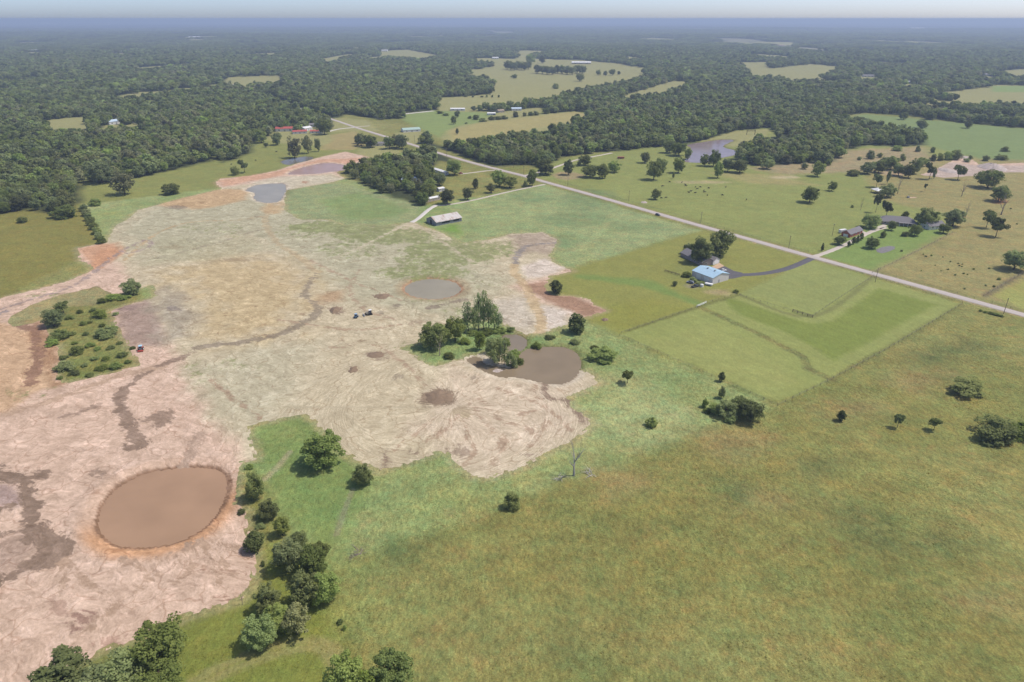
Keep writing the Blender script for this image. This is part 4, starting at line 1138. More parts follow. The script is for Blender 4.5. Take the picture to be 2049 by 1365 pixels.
# ---- single trees, each told apart by its look and neighbours
ONE = [
 (652, 940, 82, 86, 'bright', 'large spreading green tree on the grass corner beside bare earth'),
 (727, 974, 44, 48, 'bright', 'rounded green tree just below the large spreading tree on the grass corner'),
 (510, 1112, 56, 54, 'cedar', 'round dark cedar standing alone between bare earth and the tree line'),
 (595, 1278, 66, 72, 'pale', 'pale half bare tree in front of the dark tree clump'),
 (330, 1352, 112, 112, 'oak', 'big leafy tree at the lower edge of the pinkish bare earth'),
 (1025, 1022, 36, 42, 'shrub', 'small dark thorn bush alone on the meadow edge'),
 (1208, 729, 62, 38, 'shrub', 'dense dark green mound shaped shrub right of the two joined ponds'),
 (1155, 672, 54, 50, 'cedar', 'dark round tree beside the brown garden plot, above the ponds'),
 (1113, 591, 38, 36, 'cedar', 'dark round cedar at the top of the brown garden plot'),
 (1935, 797, 76, 46, 'shrub', 'broad dark shrub alone on the tall dry meadow'),
 (1990, 890, 86, 62, 'scrub', 'wide leafy thicket at the right of the tall dry meadow'),
 (2045, 885, 60, 44, 'scrub', 'dull green thicket tucked behind the wide leafy thicket'),
 (1682, 846, 24, 28, 'cedar', 'small dark tree nearest the plot corner on the dry meadow'),
 (1795, 856, 22, 27, 'sparse', 'thin small tree midway in the row of three on the dry meadow'),
 (1868, 861, 25, 26, 'sparse', 'thin twiggy tree at the far end of the row of three saplings'),
 (2028, 543, 54, 46, 'oak', 'round tree with a clear trunk and shadow on dry pasture below the lane'),
 (1620, 407, 38, 36, 'oak', 'round oak alone on the green cattle pasture'),
 (1664, 383, 18, 22, 'oak', 'small tree beside the round oak on the cattle pasture'),
 (1312, 400, 22, 24, 'oak', 'scrubby little tree on the pasture above the road and dark car'),
 (1400, 530, 50, 58, 'oak', 'big shade tree in front of the grey roofed house by the workshop'),
 (1440, 516, 54, 60, 'oak', 'largest shade tree behind the house by the workshop'),
 (1378, 510, 24, 26, 'oak', 'smaller tree at the left behind the big shade trees'),
 (1350, 573, 12, 12, 'oak', 'tiny round tree left of the blue roofed workshop'),
 (1473, 587, 13, 9, 'shrub', 'little bush at the corner of the fenced paddock'),
 (250, 391, 50, 52, 'pale', 'tall pale green tree on the pasture beside the left woodland'),
 (343, 391, 38, 28, 'shrub', 'rounded bush where the bare earth meets the upper pasture'),
 (192, 413, 26, 18, 'shrub', 'low dark bush at the upper corner of the plot'),
 (130, 440, 56, 34, 'shrub', 'broad dark thicket at the end of the hedge on the left pasture'),
 (45, 447, 22, 15, 'shrub', 'small lone bush on the left pasture'),
 (472, 351, 18, 20, 'oak', 'small dark tree beside the bare brownish tree on the upper pasture'),
 (490, 346, 22, 28, 'sparse', 'thin brownish tree on the upper pasture above the grey pond'),
 (265, 592, 42, 30, 'oak', 'dark tree at the end of the grassy spur in the bare earth'),
 (590, 317, 32, 46, 'pale', 'tall tree standing in the small pond'),
 (617, 308, 26, 38, 'pale', 'tree just behind the tall tree in the small pond'),
 (637, 304, 14, 28, 'oak', 'slim dark tree right of the trees by the small pond'),
 (650, 270, 32, 36, 'oak', 'big tree beside the white garage with red roof'),
 (1065, 373, 24, 36, 'oak', 'tree at the road corner where the farm lane meets the road'),
 (1051, 375, 10, 14, 'oak', 'sapling beside the tree at the road corner'),
 (895, 410, 34, 34, 'oak', 'tree just above the old barn at the lane end'),
 (952, 379, 17, 24, 'cedar', 'dark cone shaped tree on the homestead lawn'),
 (936, 401, 24, 28, 'oak', 'tree at the lane side in front of the homestead lawn'),
 (983, 387, 22, 22, 'pale', 'pale drooping willow on the homestead lawn'),
 (915, 269, 9, 13, 'cedar', 'lone conifer on the tan hay field'),
 (908, 249, 13, 17, 'oak', 'round tree on the lawn left of the hay field'),
 (915, 235, 14, 13, 'oak', 'tree at the upper lawn above the round tree'),
 (1976, 378, 50, 42, 'oak', 'massive dark tree in front of the spoil heaps'),
 (1997, 405, 42, 36, 'oak', 'broad tree in front of the massive dark tree'),
 (1916, 360, 28, 30, 'sparse', 'leaning dark tree before the spoil heaps'),
 (1859, 359, 24, 36, 'sparse', 'tall open tree left of the spoil heaps'),
 (1774, 396, 36, 26, 'oak', 'leafy tree hanging over the white pavilion roof'),
 (1753, 375, 22, 28, 'sparse', 'thin tree behind the white pavilion roof'),
 (1772, 436, 26, 38, 'sparse', 'tall pine behind the ranch house'),
 (1752, 425, 16, 38, 'sparse', 'darker slim pine left of the tall pine'),
 (1740, 458, 40, 28, 'bright', 'broad bright tree between the red garage and the ranch house'),
 (1743, 499, 27, 28, 'bright', 'open round tree above the dark gravel patch'),
 (1848, 456, 48, 42, 'oak', 'big dark tree between ranch house and white house'),
 (1906, 455, 46, 40, 'oak', 'large round tree beyond the white house'),
 (1887, 468, 25, 22, 'oak', 'round tree in front of the white house'),
 (1784, 462, 20, 22, 'oak', 'tree in front of the ranch house gable'),
 (1829, 473, 26, 26, 'oak', 'tree in front of the ranch house porch'),
 (1810, 474, 18, 14, 'shrub', 'bush beside the tree before the ranch house porch'),
 (1766, 477, 16, 16, 'cedar', 'small conical tree on the ranch lawn by the drive'),
 (1810, 438, 19, 18, 'cedar', 'conifer showing behind the ranch house roof'),
 (1680, 491, 25, 20, 'oak', 'dense tree in front of the red garage and white trailer'),
 (1645, 503, 9, 18, 'cedar', 'slim cedar at the mouth of the gravel drive'),
 (1973, 456, 28, 36, 'sparse', 'open pine on the dry pasture, left of a pair'),
 (1992, 474, 38, 40, 'sparse', 'open pine on the dry pasture, larger of a pair'),
 (1850, 383, 8, 16, 'sparse', 'thin sapling on the dry pasture behind the pavilion'),
 (1705, 416, 7, 7, 'shrub', 'tiny bush on green pasture left of the dead pole tree'),
 (1804, 504, 6, 5, 'shrub', 'tiny bush on the fence line by the gravel patch'),
 (1255, 767, 28, 26, 'sparse', 'faint thin tree in tall grass right of the pond'),
 (1303, 857, 25, 26, 'scrub', 'small bush in the tall grass near the plot corner clump'),
 (1443, 766, 18, 25, 'cedar', 'little dark cedar on the fence line of the mown field'),
 (1443, 798, 16, 26, 'oak', 'small tree between the fence line cedar and the corner clump'),
 (869, 699, 62, 62, 'bright', 'bushy bright tree at the left of the pond island clump'),
 (911, 686, 40, 58, 'oak', 'darker rounded tree in the pond island clump'),
 (960, 702, 22, 44, 'bright', 'slim leafy tree between the poplars and the ponds'),
 (990, 730, 42, 62, 'bright', 'dense willow like tree on the bank between the two joined ponds'),
 (1009, 731, 18, 54, 'poplar', 'narrow tree leaning at the pond edge beside the dense willow'),
 (1022, 736, 26, 40, 'scrub', 'low willow scrub on the spit between the ponds'),
 (1074, 697, 22, 18, 'scrub', 'small leaning willow on the upper bank of the big pond'),
 (898, 719, 26, 14, 'scrub', 'low bush below the bleached birch'),
 (110, 656, 46, 42, 'oak', 'tall dark tree at the upper left of the scrub block'),
 (128, 628, 32, 26, 'sparse', 'thin pale sapling above the tall dark tree of the scrub block'),
 (1935, 257, 18, 17, 'oak', 'lone tree on the right far green field'),
 (1805, 267, 22, 19, 'oak', 'round tree on the near side of the right green field'),
]
for t_ in ONE:
    plant_px(*t_[:5], t_[5])
# dead ones
plant_px(1148, 952, 46, 74, 'dead', 'tall bleached dead tree in the green strip by the meadow', var=0, rz=0.4)
plant_px(880, 712, 22, 44, 'dead', 'pale leafless birch leaning over the grass by the pond clump', var=1, tilt=0.18)
plant_px(712, 1118, 44, 26, 'brush', 'grey fallen brush heap above the dark tree clump', var=0)
plant_px(1180, 957, 38, 14, 'brush', 'scattered pale fallen branches below the bleached dead tree', var=1)
plant_px(1122, 962, 34, 14, 'brush', 'broken limbs in the grass left of the bleached dead tree', var=1, rz=2.0)
plant_px(486, 1210, 12, 28, 'dead', 'thin dead sapling at the lower edge of the pinkish earth', var=2)
for q in ((1722, 421, 8, 28), (1796, 388, 14, 40), (1924, 393, 16, 32), (1932, 434, 14, 32), (2003, 430, 28, 44)):
    plant_px(*q, 'dead', 'bare dead trunk on the dry pasture around the ranch house', 'dead trunks on the dry pasture', var=1 + (q[0] % 3))

# ---- rows and clumps of look-alikes
MANY = [
 ('oak', 'dark leafy tree in the dense clump along the plot\'s lower left side', 'trees in the lower left clump', [(512, 1005, 42, 62), (566, 1075, 36, 44), (580, 1148, 62, 72), (630, 1165, 70, 76), (652, 1212, 62, 70), (612, 1218, 66, 78), (540, 1232, 58, 64), (640, 1132, 50, 50), (598, 1104, 42, 42)]),
 ('bright', 'lighter leafy tree at the lower left clump', 'lighter trees in the lower left clump', [(540, 1042, 42, 44), (526, 1300, 74, 72), (560, 1265, 60, 60)]),
 ('oak', 'leafy tree in the row below the pinkish bare earth and its biggest tree', 'trees along the bottom left', [(250, 1400, 120, 84), (140, 1412, 130, 74), (330, 1412, 96, 82), (200, 1440, 120, 80)]),
 ('bright', 'leafy tree in the small group on the meadow below the dark clump', 'small group below the dark clump', [(697, 1400, 88, 94), (782, 1392, 92, 92), (740, 1430, 80, 80)]),
 ('scrub', 'little bush on the strip beside the pinkish earth and brown pond', 'little bushes by the brown pond', [(500, 942, 18, 14), (484, 1032, 17, 14), (527, 1134, 9, 14), (681, 1250, 14, 12), (690, 1262, 10, 12), (522, 1060, 20, 14), (560, 1130, 20, 16)]),
 ('oak', 'tree in the dark clump at the plot\'s right corner', 'clump at the right corner', [(1502, 848, 52, 50), (1480, 832, 46, 44), (1452, 838, 46, 38), (1430, 830, 30, 26)]),
 ('scrub', 'small bush beside the right corner clump', 'bushes at the right corner', [(1410, 817, 14, 25), (1415, 828, 20, 14), (1462, 848, 26, 18)]),
 ('poplar', 'slender tall poplar in the group above the ponds', 'poplars above the ponds', [(937, 664, 22, 66), (949, 666, 20, 58), (958, 663, 24, 80), (968, 661, 22, 84), (978, 664, 24, 76), (989, 660, 24, 54)]),
 ('scrub', 'low willow bush in the undergrowth around the poplars and ponds', 'willow undergrowth by the ponds', [(975, 672, 30, 16), (1000, 668, 28, 16), (945, 672, 24, 14), (1012, 690, 22, 20), (1030, 716, 26, 20), (1040, 728, 20, 16), (985, 690, 24, 16), (930, 690, 26, 16), (890, 676, 26, 18), (1022, 664, 20, 8), (1100, 680, 22, 10), (1190, 700, 18, 10), (1150, 690, 24, 10)]),
 ('poplar', 'shorter poplar sprout beside the tall poplar group', 'shorter poplars by the ponds', [(998, 662, 18, 44), (930, 668, 16, 44), (1000, 720, 18, 46), (982, 708, 18, 40)]),
 ('oak', 'tree on the pasture beside the woodland pond', 'pasture trees by the woodland pond', [(1308, 361, 32, 42), (1320, 351, 30, 36), (1357, 347, 24, 34), (1409, 333, 20, 26), (1427, 334, 28, 34), (1436, 357, 22, 34), (1456, 345, 28, 30), (1480, 347, 36, 25), (1534, 339, 28, 22), (1635, 354, 28, 34), (1609, 339, 16, 12), (1376, 319, 16, 24), (1358, 313, 34, 30), (1339, 307, 30, 28), (1347, 358, 5, 14), (1290, 327, 22, 24)]),
 ('oak', 'tree in the scattered grove beyond the road and lane', 'grove beyond the road', [(1092, 351, 42, 32), (1137, 351, 24, 32), (1181, 356, 34, 28), (1205, 358, 30, 32), (1229, 346, 26, 26), (1171, 332, 28, 24), (1159, 333, 10, 12)]),
 ('oak', 'tree around the homestead lawn by the mobile homes', 'trees around the homestead', [(999, 375, 36, 36), (1020, 377, 30, 26), (909, 352, 36, 34), (880, 372, 26, 30), (860, 398, 30, 32)]),
 ('oak', 'tree shading the white house between road and bare earth', 'trees around the white road house', [(723, 293, 26, 26), (742, 296, 32, 24), (779, 299, 24, 28), (805, 299, 28, 32), (794, 296, 24, 28), (716, 288, 16, 18)]),
 ('oak', 'tree on the pasture edge left of the small pond', 'trees left of the small pond', [(523, 287, 27, 28), (555, 291, 24, 26), (533, 295, 10, 10), (330, 343, 18, 20), (205, 368, 52, 46)]),
 ('shrub', 'hedge bush in the row on the plot\'s upper left side', 'hedge bushes on the upper left side', [(168 + 5.2 * k, 424 + 9.2 * k, 20, 18) for k in range(8)]),
 ('scrub', 'bush in the overgrown scrub block amid bare earth', 'bushes of the scrub block', [(121, 682, 42, 26), (105, 694, 26, 18), (201, 638, 30, 22), (214, 678, 46, 28), (155, 711, 30, 21), (181, 696, 20, 13), (132, 744, 42, 22), (167, 652, 15, 12), (226, 602, 30, 16), (248, 601, 26, 14), (205, 608, 20, 14), (232, 740, 30, 10), (204, 742, 26, 10), (246, 716, 24, 12), (190, 722, 18, 10), (265, 700, 14, 8), (170, 735, 16, 8), (186, 625, 14, 10), (145, 672, 16, 10), (172, 672, 14, 9), (196, 702, 16, 10), (222, 700, 18, 10), (240, 690, 14, 8), (150, 752, 22, 10), (180, 755, 18, 8), (212, 722, 18, 9), (228, 660, 16, 10), (140, 640, 18, 12), (160, 628, 14, 10), (232, 632, 14, 9), (128, 720, 18, 12), (150, 690, 14, 8), (256, 728, 16, 8), (120, 760, 14, 7), (205, 655, 14, 9), (180, 648, 12, 8)]),
 ('cedar', 'dark cedar in the short row along the gravel drive', 'cedars along the gravel drive', [(1698, 495, 10, 15), (1707, 490, 12, 18), (1715, 487, 12, 18), (1723, 482, 11, 20)]),
 ('oak', 'tree in the thicket behind the white pavilion', 'thicket behind the pavilion', [(1735, 349, 32, 22), (1758, 347, 30, 24), (1782, 341, 36, 30), (1797, 353, 28, 26), (1817, 357, 28, 30), (1829, 349, 24, 34), (1844, 333, 24, 16), (1770, 338, 30, 24), (1868, 358, 8, 20), (1775, 369, 8, 30)]),
 ('shrub', 'bush on the rough ground around the spoil heaps', 'bushes around the spoil heaps', [(1706, 353, 28, 16), (1741, 319, 18, 20), (1760, 316, 12, 12), (1719, 321, 9, 9), (1836, 304, 11, 14), (1866, 306, 11, 14), (1795, 303, 20, 14), (1805, 322, 14, 16), (1881, 322, 16, 18), (1897, 321, 20, 22), (1911, 321, 24, 24), (1941, 320, 10, 12), (1934, 325, 14, 10), (1866, 323, 14, 16), (1971, 323, 16, 15), (2002, 321, 24, 14), (2010, 304, 18, 12), (1780, 322, 16, 10), (1750, 330, 14, 8)]),
 ('oak', 'tree on the upper edge of the right green field', 'trees on the right green field edge', [(1807, 240, 18, 16), (1841, 257, 22, 12), (1861, 240, 26, 18), (1850, 256, 14, 10)]),
 ('shrub', 'bush in the hedge between lawn and hay field', 'hedge of the hay field', [(940, 238, 10, 7), (952, 240, 15, 12), (966, 244, 18, 9), (984, 241, 16, 10), (997, 240, 16, 9), (1009, 239, 18, 9), (1032, 235, 15, 14), (1050, 233, 9, 10), (1062, 232, 14, 10), (1073, 231, 16, 11), (1093, 228, 18, 14), (933, 248, 7, 4), (880, 228, 16, 8), (892, 232, 14, 7)]),
 ('shrub', 'small bush on the big far pasture', 'bushes on the far pasture', [(932, 194, 8, 6), (946, 195, 6, 4), (964, 195, 7, 4), (974, 195, 5, 6), (985, 195, 6, 6), (998, 195, 5, 6), (1112, 178, 15, 12), (1029, 157, 15, 10)]),
 ('oak', 'tree in the copse on the big far pasture', 'copse on the far pasture', [(1015 + 7 * k, 139 + (k % 3), 16, 17) for k in range(7)] + [(1075 + 10 * k, 150 + (k * 5 % 4) - 3, 18, 17) for k in range(10)] + [(1160, 163, 20, 16), (1198, 151, 12, 11), (1211, 152, 10, 10), (1225, 151, 14, 13), (1238, 150, 8, 8), (1062, 128, 20, 20), (1085, 127, 14, 14)]),
 ('shrub', 'bush beside the blue roofed workshop', 'bushes by the workshop', [(1374, 556, 20, 14), (1386, 566, 18, 14), (1398, 571, 14, 9), (1405, 569, 12, 7), (1392, 553, 10, 10)]),
 ('scrub', 'dark weed clump dotted over the dry pasture', 'weed clumps on the dry pasture', [((a / 5.69) + 1750, (b / 5.69) + 400, c, c * 0.8) for a, b, c in [(555, 625, 4), (583, 650, 5), (648, 640, 5), (778, 655, 3), (862, 710, 4), (952, 730, 4), (965, 755, 4), (1000, 738, 4), (993, 765, 4), (1128, 795, 5), (1305, 787, 5), (1012, 845, 5), (918, 862, 5), (835, 800, 5), (757, 812, 3), (690, 750, 3), (1057, 855, 4), (1415, 915, 8), (1358, 995, 6), (1265, 982, 5), (1025, 1020, 5), (532, 810, 3), (1620, 280, 4), (1550, 105, 4)]]),
 ('scrub', 'dark clump along the lower verge of the road', 'verge clumps', [(1962, 624, 8, 6), (1972, 627, 10, 6), (1984, 630, 14, 7), (1994, 633, 14, 7), (2004, 635, 10, 6)]),
]
ntree = 0
for kind, lab, grp, L in MANY:
    for q in L:
        plant_px(*q, kind, lab, grp); ntree += 1
NSINGLE = tcount[0]

# ------------------------------------------------------------------ the woods
def in_woods(Q):
    s = np.full(len(Q), -40.0)
    for q in FOREST: s = np.maximum(s, sdf_poly(Q, q, 40))
    rq = np.hypot(Q[:, 0], Q[:, 1])
    nz = (fbm(Q[:, 0] / 26, Q[:, 1] / 26, 131, 3) - 0.5) * 2
    ok = s + nz * 7 * sstep(500, 900, rq) > 0.5
    for q in CLEAR: ok &= sdf_poly(Q, q, 40) + nz * np.clip(rq / 90, 4, 24) < 3.0
    ok &= (fbm(Q[:, 0] / 55, Q[:, 1] / 55, 137, 3) < 0.70) | (rng.random(len(Q)) < 0.25)
    ok &= dist_line(Q, ROAD, 30) > 9.0
    for q in PONDS: ok &= sdf_poly(Q, q, 20) < -3
    ok &= (sdf_poly(Q, FOREST[1], 40) < 0) | (rng.random(len(Q)) < 0.55)
    return ok, s
def scatter(r0, r1, sp, jitf=0.42):
    lim = math.radians(47)
    xs = np.arange(-r1, r1, sp); ys = np.arange(0, r1, sp)
    X, Y = np.meshgrid(xs, ys)
    X = X + rng.uniform(-jitf, jitf, X.shape) * sp; Y = Y + rng.uniform(-jitf, jitf, Y.shape) * sp
    Q = np.stack([X.ravel(), Y.ravel()], 1)
    r = np.hypot(Q[:, 0], Q[:, 1]); a = np.arctan2(Q[:, 0], Q[:, 1])
    Q = Q[(r > r0) & (r <= r1) & (np.abs(a) < lim)]
    ok, s = in_woods(Q)
    return Q[ok], s[ok]
near, ns = scatter(250, 1750, 9.0)
r_ = np.hypot(near[:, 0], near[:, 1])
# the trees of the woods that show largest stand as single trees
inv = np.abs(near[:, 0]) < near[:, 1] * 0.78
order = np.argsort(np.where(inv, r_, 1e9))
# nearest of each stretch of wood: homestead thicket, left wood, road wood
hs = sdf_poly(near, FOREST[1], 40) > 0
left = (near[:, 0] < G(600, 262)[0]) & ~hs
def lab_of(i):
    if hs[i]: return ('broadleaf tree in the thicket around the mobile homes', 'thicket around the mobile homes')
    if left[i]: return ('broadleaf tree at the near edge of the left woodland', 'near edge of the left woodland')
    if near[i, 0] < G(1340, 300)[0]: return ('broadleaf tree in the roadside wood above the country road', 'roadside wood')
    return ('broadleaf tree in the wood around the woodland pond', 'wood around the woodland pond')
chosen = set()
budget = [('h', 60), ('l', 75), ('r', 60)]
cnt = {'h': 0, 'l': 0, 'r': 0}
for i in order:
    k = 'h' if hs[i] else ('l' if left[i] else 'r')
    if cnt[k] < dict(budget)[k] and r_[i] < 1400 and inv[i]:
        cnt[k] += 1; chosen.add(int(i))
        w = rng.uniform(8.5, 13.5); h = rng.uniform(0.85, 1.15) * (w * 0.45 + 7.5)
        kd = (('oak', 'oak', 'oak', 'oak', 'pale') if left[i] else ('oak', 'bright', 'oak', 'bright', 'pale'))[int(rng.integers(0, 5))]
        lb = lab_of(i); pf = {'oak': 'dark green ', 'bright': 'fresh green ', 'pale': 'pale grey green '}[kd]
        plant(kd, near[i, 0], near[i, 1], w, h, pf + lb[0], pf + 'trees, ' + lb[1])
rest = np.array([i not in chosen for i in range(len(near))])
near = near[rest]

wood_col = bpy.data.collections.new('woodland_tree_kinds')     # source of the far woods, not in the scene itself
def far_proto(name, seed, n, nl, semi, cz, lr, size, mat, copies=None):
    p, nr, ti, c, r = crown_points(seed, n, nl, semi, cz, lr)
    if copies:
        P_, N_, T_ = [], [], []
        for (ox, oy, sc) in copies:
            j = r.integers(0, len(p), len(p) // len(copies))
            P_.append(p[j] * np.array([sc, sc, 0.75 + 0.5 * r.random()]) + np.array([ox, oy, 0])); N_.append(nr[j]); T_.append(np.clip(ti[j] * 0.5 + 0.5 * r.random(), 0, 1))
        p, nr, ti = np.vstack(P_), np.vstack(N_), np.concatenate(T_)
    V, F, t = quads(p, nr, size * r.uniform(0.7, 1.35, len(p)), ti, r)
    me_ = mesh_fast(name, V, F); put_attr(me_, 'tint', 'FLOAT', t); me_.materials.append(mat)
    o = bpy.data.objects.new(name, me_); wood_col.objects.link(o)
pn = 0
for s in range(9):
    mt = (M['leaf'], M['leaf_cedar'], M['leaf'], M['leaf'], M['leaf_scrub'], M['leaf_scrub'], M['leaf'], M['leaf_bright'], M['leaf_pale'])[s]
    far_proto('kind_a%d' % s, 1000 + s, 700, 22, (0.5, 0.5, 0.45), 0.55, 0.16, 0.062, mt); pn += 1
for s in range(5):
    rr_ = random.Random(s)
    cp = [(rr_.uniform(-.42, .42), rr_.uniform(-.42, .42), rr_.uniform(.2, .36)) for k in range(14)]
    far_proto('kind_b%d' % s, 1100 + s, 1400, 14, (0.5, 0.5, 0.45), 0.55, 0.2, 0.03, (M['leaf'], M['leaf'], M['leaf'], M['leaf_scrub'], M['leaf'])[s], cp); pn += 1

def woods(name, pts, w, h, kinds, label):
    n = len(pts)
    Z = height(pts) - 0.3
    me_ = bpy.data.meshes.new(name)
    me_.vertices.add(n); me_.vertices.foreach_set('co', np.column_stack([pts, Z]).astype(np.float32).ravel())
    put_attr(me_, 'tree_scale', 'FLOAT_VECTOR', np.column_stack([w, w, h]))
    put_attr(me_, 'tree_turn', 'FLOAT_VECTOR', np.column_stack([np.zeros(n), np.zeros(n), rng.uniform(0, 6.283, n)]))
    put_attr(me_, 'tree_kind', 'INT', kinds)
    o = link(name, me_)
    ng = bpy.data.node_groups.new(name + '_planting', 'GeometryNodeTree')
    ng.interface.new_socket('Geometry', in_out='INPUT', socket_type='NodeSocketGeometry')
    ng.interface.new_socket('Geometry', in_out='OUTPUT', socket_type='NodeSocketGeometry')
    gi = ng.nodes.new('NodeGroupInput'); go = ng.nodes.new('NodeGroupOutput')
    ci = ng.nodes.new('GeometryNodeCollectionInfo'); ci.inputs['Collection'].default_value = wood_col
    ci.inputs['Separate Children'].default_value = True; ci.inputs['Reset Children'].default_value = True
    ip = ng.nodes.new('GeometryNodeInstanceOnPoints'); ip.inputs['Pick Instance'].default_value = True
    def na(nm, typ):
        a = ng.nodes.new('GeometryNodeInputNamedAttribute'); a.data_type = typ; a.inputs['Name'].default_value = nm
        return a.outputs['Attribute']
    e2r = ng.nodes.new('FunctionNodeEulerToRotation')
    ng.links.new(na('tree_turn', 'FLOAT_VECTOR'), e2r.inputs[0])
    ng.links.new(gi.outputs[0], ip.inputs['Points']); ng.links.new(ci.outputs[0], ip.inputs['Instance'])
    ng.links.new(na('tree_kind', 'INT'), ip.inputs['Instance Index'])
    ng.links.new(e2r.outputs[0], ip.inputs['Rotation']); ng.links.new(na('tree_scale', 'FLOAT_VECTOR'), ip.inputs['Scale'])
    ng.links.new(ip.outputs[0], go.inputs[0])
    md = o.modifiers.new('planting', 'NODES'); md.node_group = ng
    tag(o, label, 'woodland', None, 'stuff')
    return o
def kindsel(Q, n):
    k = (fbm(Q[:, 0] / 90, Q[:, 1] / 90, 91, 3) * 12 - 1.5 + rng.uniform(-4, 4, n)).astype(int)
    return np.clip(k, 0, 8)
hsn = near[:, 0] < G(668, 240)[0]
for nm, mk, lb in (('woodland', hsn, 'broad dark oak woodland left of the country road'), ('woodland', ~hsn, 'mixed woodland right of the country road around fields and pond')):
    Q = near[mk]; n = len(Q)
    w = rng.uniform(6.5, 15.5, n); h = rng.uniform(0.75, 1.25, n) * (w * 0.5 + 6.5)
    woods(nm, Q, w, h, kindsel(Q, n), lb)
mid, _ = scatter(1750, 4200, 15.0); n = len(mid)
w = rng.uniform(12, 24, n); h = rng.uniform(0.65, 1.3, n) * 14
woods('distant_woodland', mid, w, h, kindsel(mid, n), 'blue green woodland stretching behind the far fields')
farq, _ = scatter(4200, 14000, 48.0); n = len(farq)
fo = fbm(farq[:, 0] / 420, farq[:, 1] / 900, 61, 3) < 0.70
farq = farq[fo]; n = len(farq)
w = rng.uniform(60, 85, n); h = rng.uniform(0.7, 1.25, n) * 16
woods('distant_woodland', farq, w, h, 9 + rng.integers(0, 5, n), 'hazy woodland running out to the horizon')
print('singles', NSINGLE, 'all single trees', tcount[0], 'woods', len(near), len(mid), len(farq))

# ------------------------------------------------------------------ air
hz = MB(); S_ = 124000.0
hz.box((0, 0, 155.0 - 130), (2 * S_, 2 * S_, 260))
t = NT('summer_haze')
t.t.nodes.remove(t.p)
pv = t.n('ShaderNodeVolumePrincipled')
pv.inputs['Color'].default_value = (0.62, 0.75, 0.97, 1)
pv.inputs['Density'].default_value = 1.4e-4
pv.inputs['Anisotropy'].default_value = 0.1
t.l(pv.outputs[0], t.t.nodes['Material Output'].inputs['Volume'])
ho = hz.build('haze', t.m)
tag(ho, 'thin summer haze over the whole landscape', 'haze', None, 'stuff')
# ------------------------------------------------------------------ tufts of tall grass and weeds on the meadow
def tufts():
    n = 150000
    r = np.random.default_rng(33)
    rad_ = np.sqrt(r.uniform(105 ** 2, 430 ** 2, n)); an = r.uniform(-0.72, 0.72, n)
    Q = np.stack([rad_ * np.sin(an), rad_ * np.cos(an)], 1)
    # nearest ground vertex for cover and wildness
    ri = np.clip(np.searchsorted(rad, rad_), 0, NR - 1); ai = np.clip(np.searchsorted(ang, an), 0, NA - 1)
    k = ri * NA + ai
    ok = (fe[k] < -1.0) & (wild[k] > 0.5) & (PF[k] < -3) & (dist_line(Q, ROAD, 10) > 5)
    cl = fbm(Q[:, 0] / 14, Q[:, 1] / 14, 15, 3)
    ok &= r.random(n) < sstep(0.25, 0.75, cl)
    Q = Q[ok]; k = k[ok]; n = len(Q)
    sz = r.uniform(0.08, 0.22, n); hh = sz * r.uniform(0.5, 0.9, n)
    z = height(Q, PF[k])
    V = []; F = []; C = []
    tone = r.uniform(0.8, 1.45, (n, 1)) * np.where(r.random((n, 1)) < 0.25, np.array([[0.72, 0.95, 0.85]]), np.array([[1.1, 1.0, 0.85]]))
    col = np.clip(cover[k] * tone, 0.02, 0.6)
    for b in range(3):
        a = r.uniform(0, 6.283, n); ln = r.uniform(-1.6, 1.6, (n, 2)) * hh[:, None]
        dx = np.stack([np.cos(a), np.sin(a)], 1) * sz[:, None]
        v = np.stack([np.column_stack([Q - dx, z - 0.05]), np.column_stack([Q + dx, z - 0.05]), np.column_stack([Q + dx * 0.5 + ln, z + hh])], 1)
        V.append(v.reshape(-1, 3)); C.append(np.repeat(col, 3, 0))
    V = np.vstack(V); C = np.vstack(C)
    me_ = mesh_fast('tall_grass', V, None, np.arange(len(V)).reshape(-1, 3))
    put_attr(me_, 'cover', 'FLOAT_COLOR', C)
    t = NT('grass_blades')
    dif = t.n('ShaderNodeBsdfDiffuse'); trn = t.n('ShaderNodeBsdfTranslucent'); mx = t.n('ShaderNodeMixShader'); mx.inputs[0].default_value = 0.5
    for q_ in (dif, trn): t.l(t.attr('cover').outputs['Color'], q_.inputs[0])
    t.l(dif.outputs[0], mx.inputs[1]); t.l(trn.outputs[0], mx.inputs[2]); t.l(mx.outputs[0], t.t.nodes['Material Output'].inputs['Surface'])
    o = link('tall_grass', me_, t.m)
    tag(o, 'tufts of tall grass and weeds over the meadow', 'grass', None, 'stuff')
    print('tufts', n)
tufts()
# ------------------------------------------------------------------ buildings
M['red_metal'] = mat_paint('red_metal_roof', (0.42, 0.10, 0.08), 0.5, 0.4, 0.1)
M['white_metal'] = mat_paint('white_metal_roof', (0.72, 0.72, 0.72), 0.5, 0.4, 0.06)
M['grey_shingle'] = mat_paint('grey_shingles', (0.20, 0.19, 0.20), 0.9, 0.2, 0.12, 2.0)
M['tan_roof'] = mat_paint('tan_shingles', (0.34, 0.27, 0.20), 0.9, 0.2, 0.12)
M['pale_blue'] = mat_paint('pale_blue_roof', (0.48, 0.58, 0.68), 0.5, 0.4, 0.06)
M['green_metal'] = mat_paint('green_metal_roof', (0.36, 0.48, 0.42), 0.5, 0.4, 0.08)
M['white_wall'] = mat_paint('white_siding', (0.70, 0.69, 0.67), 0.7, 0.3, 0.06)
M['tan_wall'] = mat_paint('tan_siding', (0.45, 0.38, 0.30), 0.8, 0.2, 0.1)
M['blue_roof'] = mat_paint('light_blue_metal_roof', (0.36, 0.52, 0.64), 0.45, 0.4, 0.06)
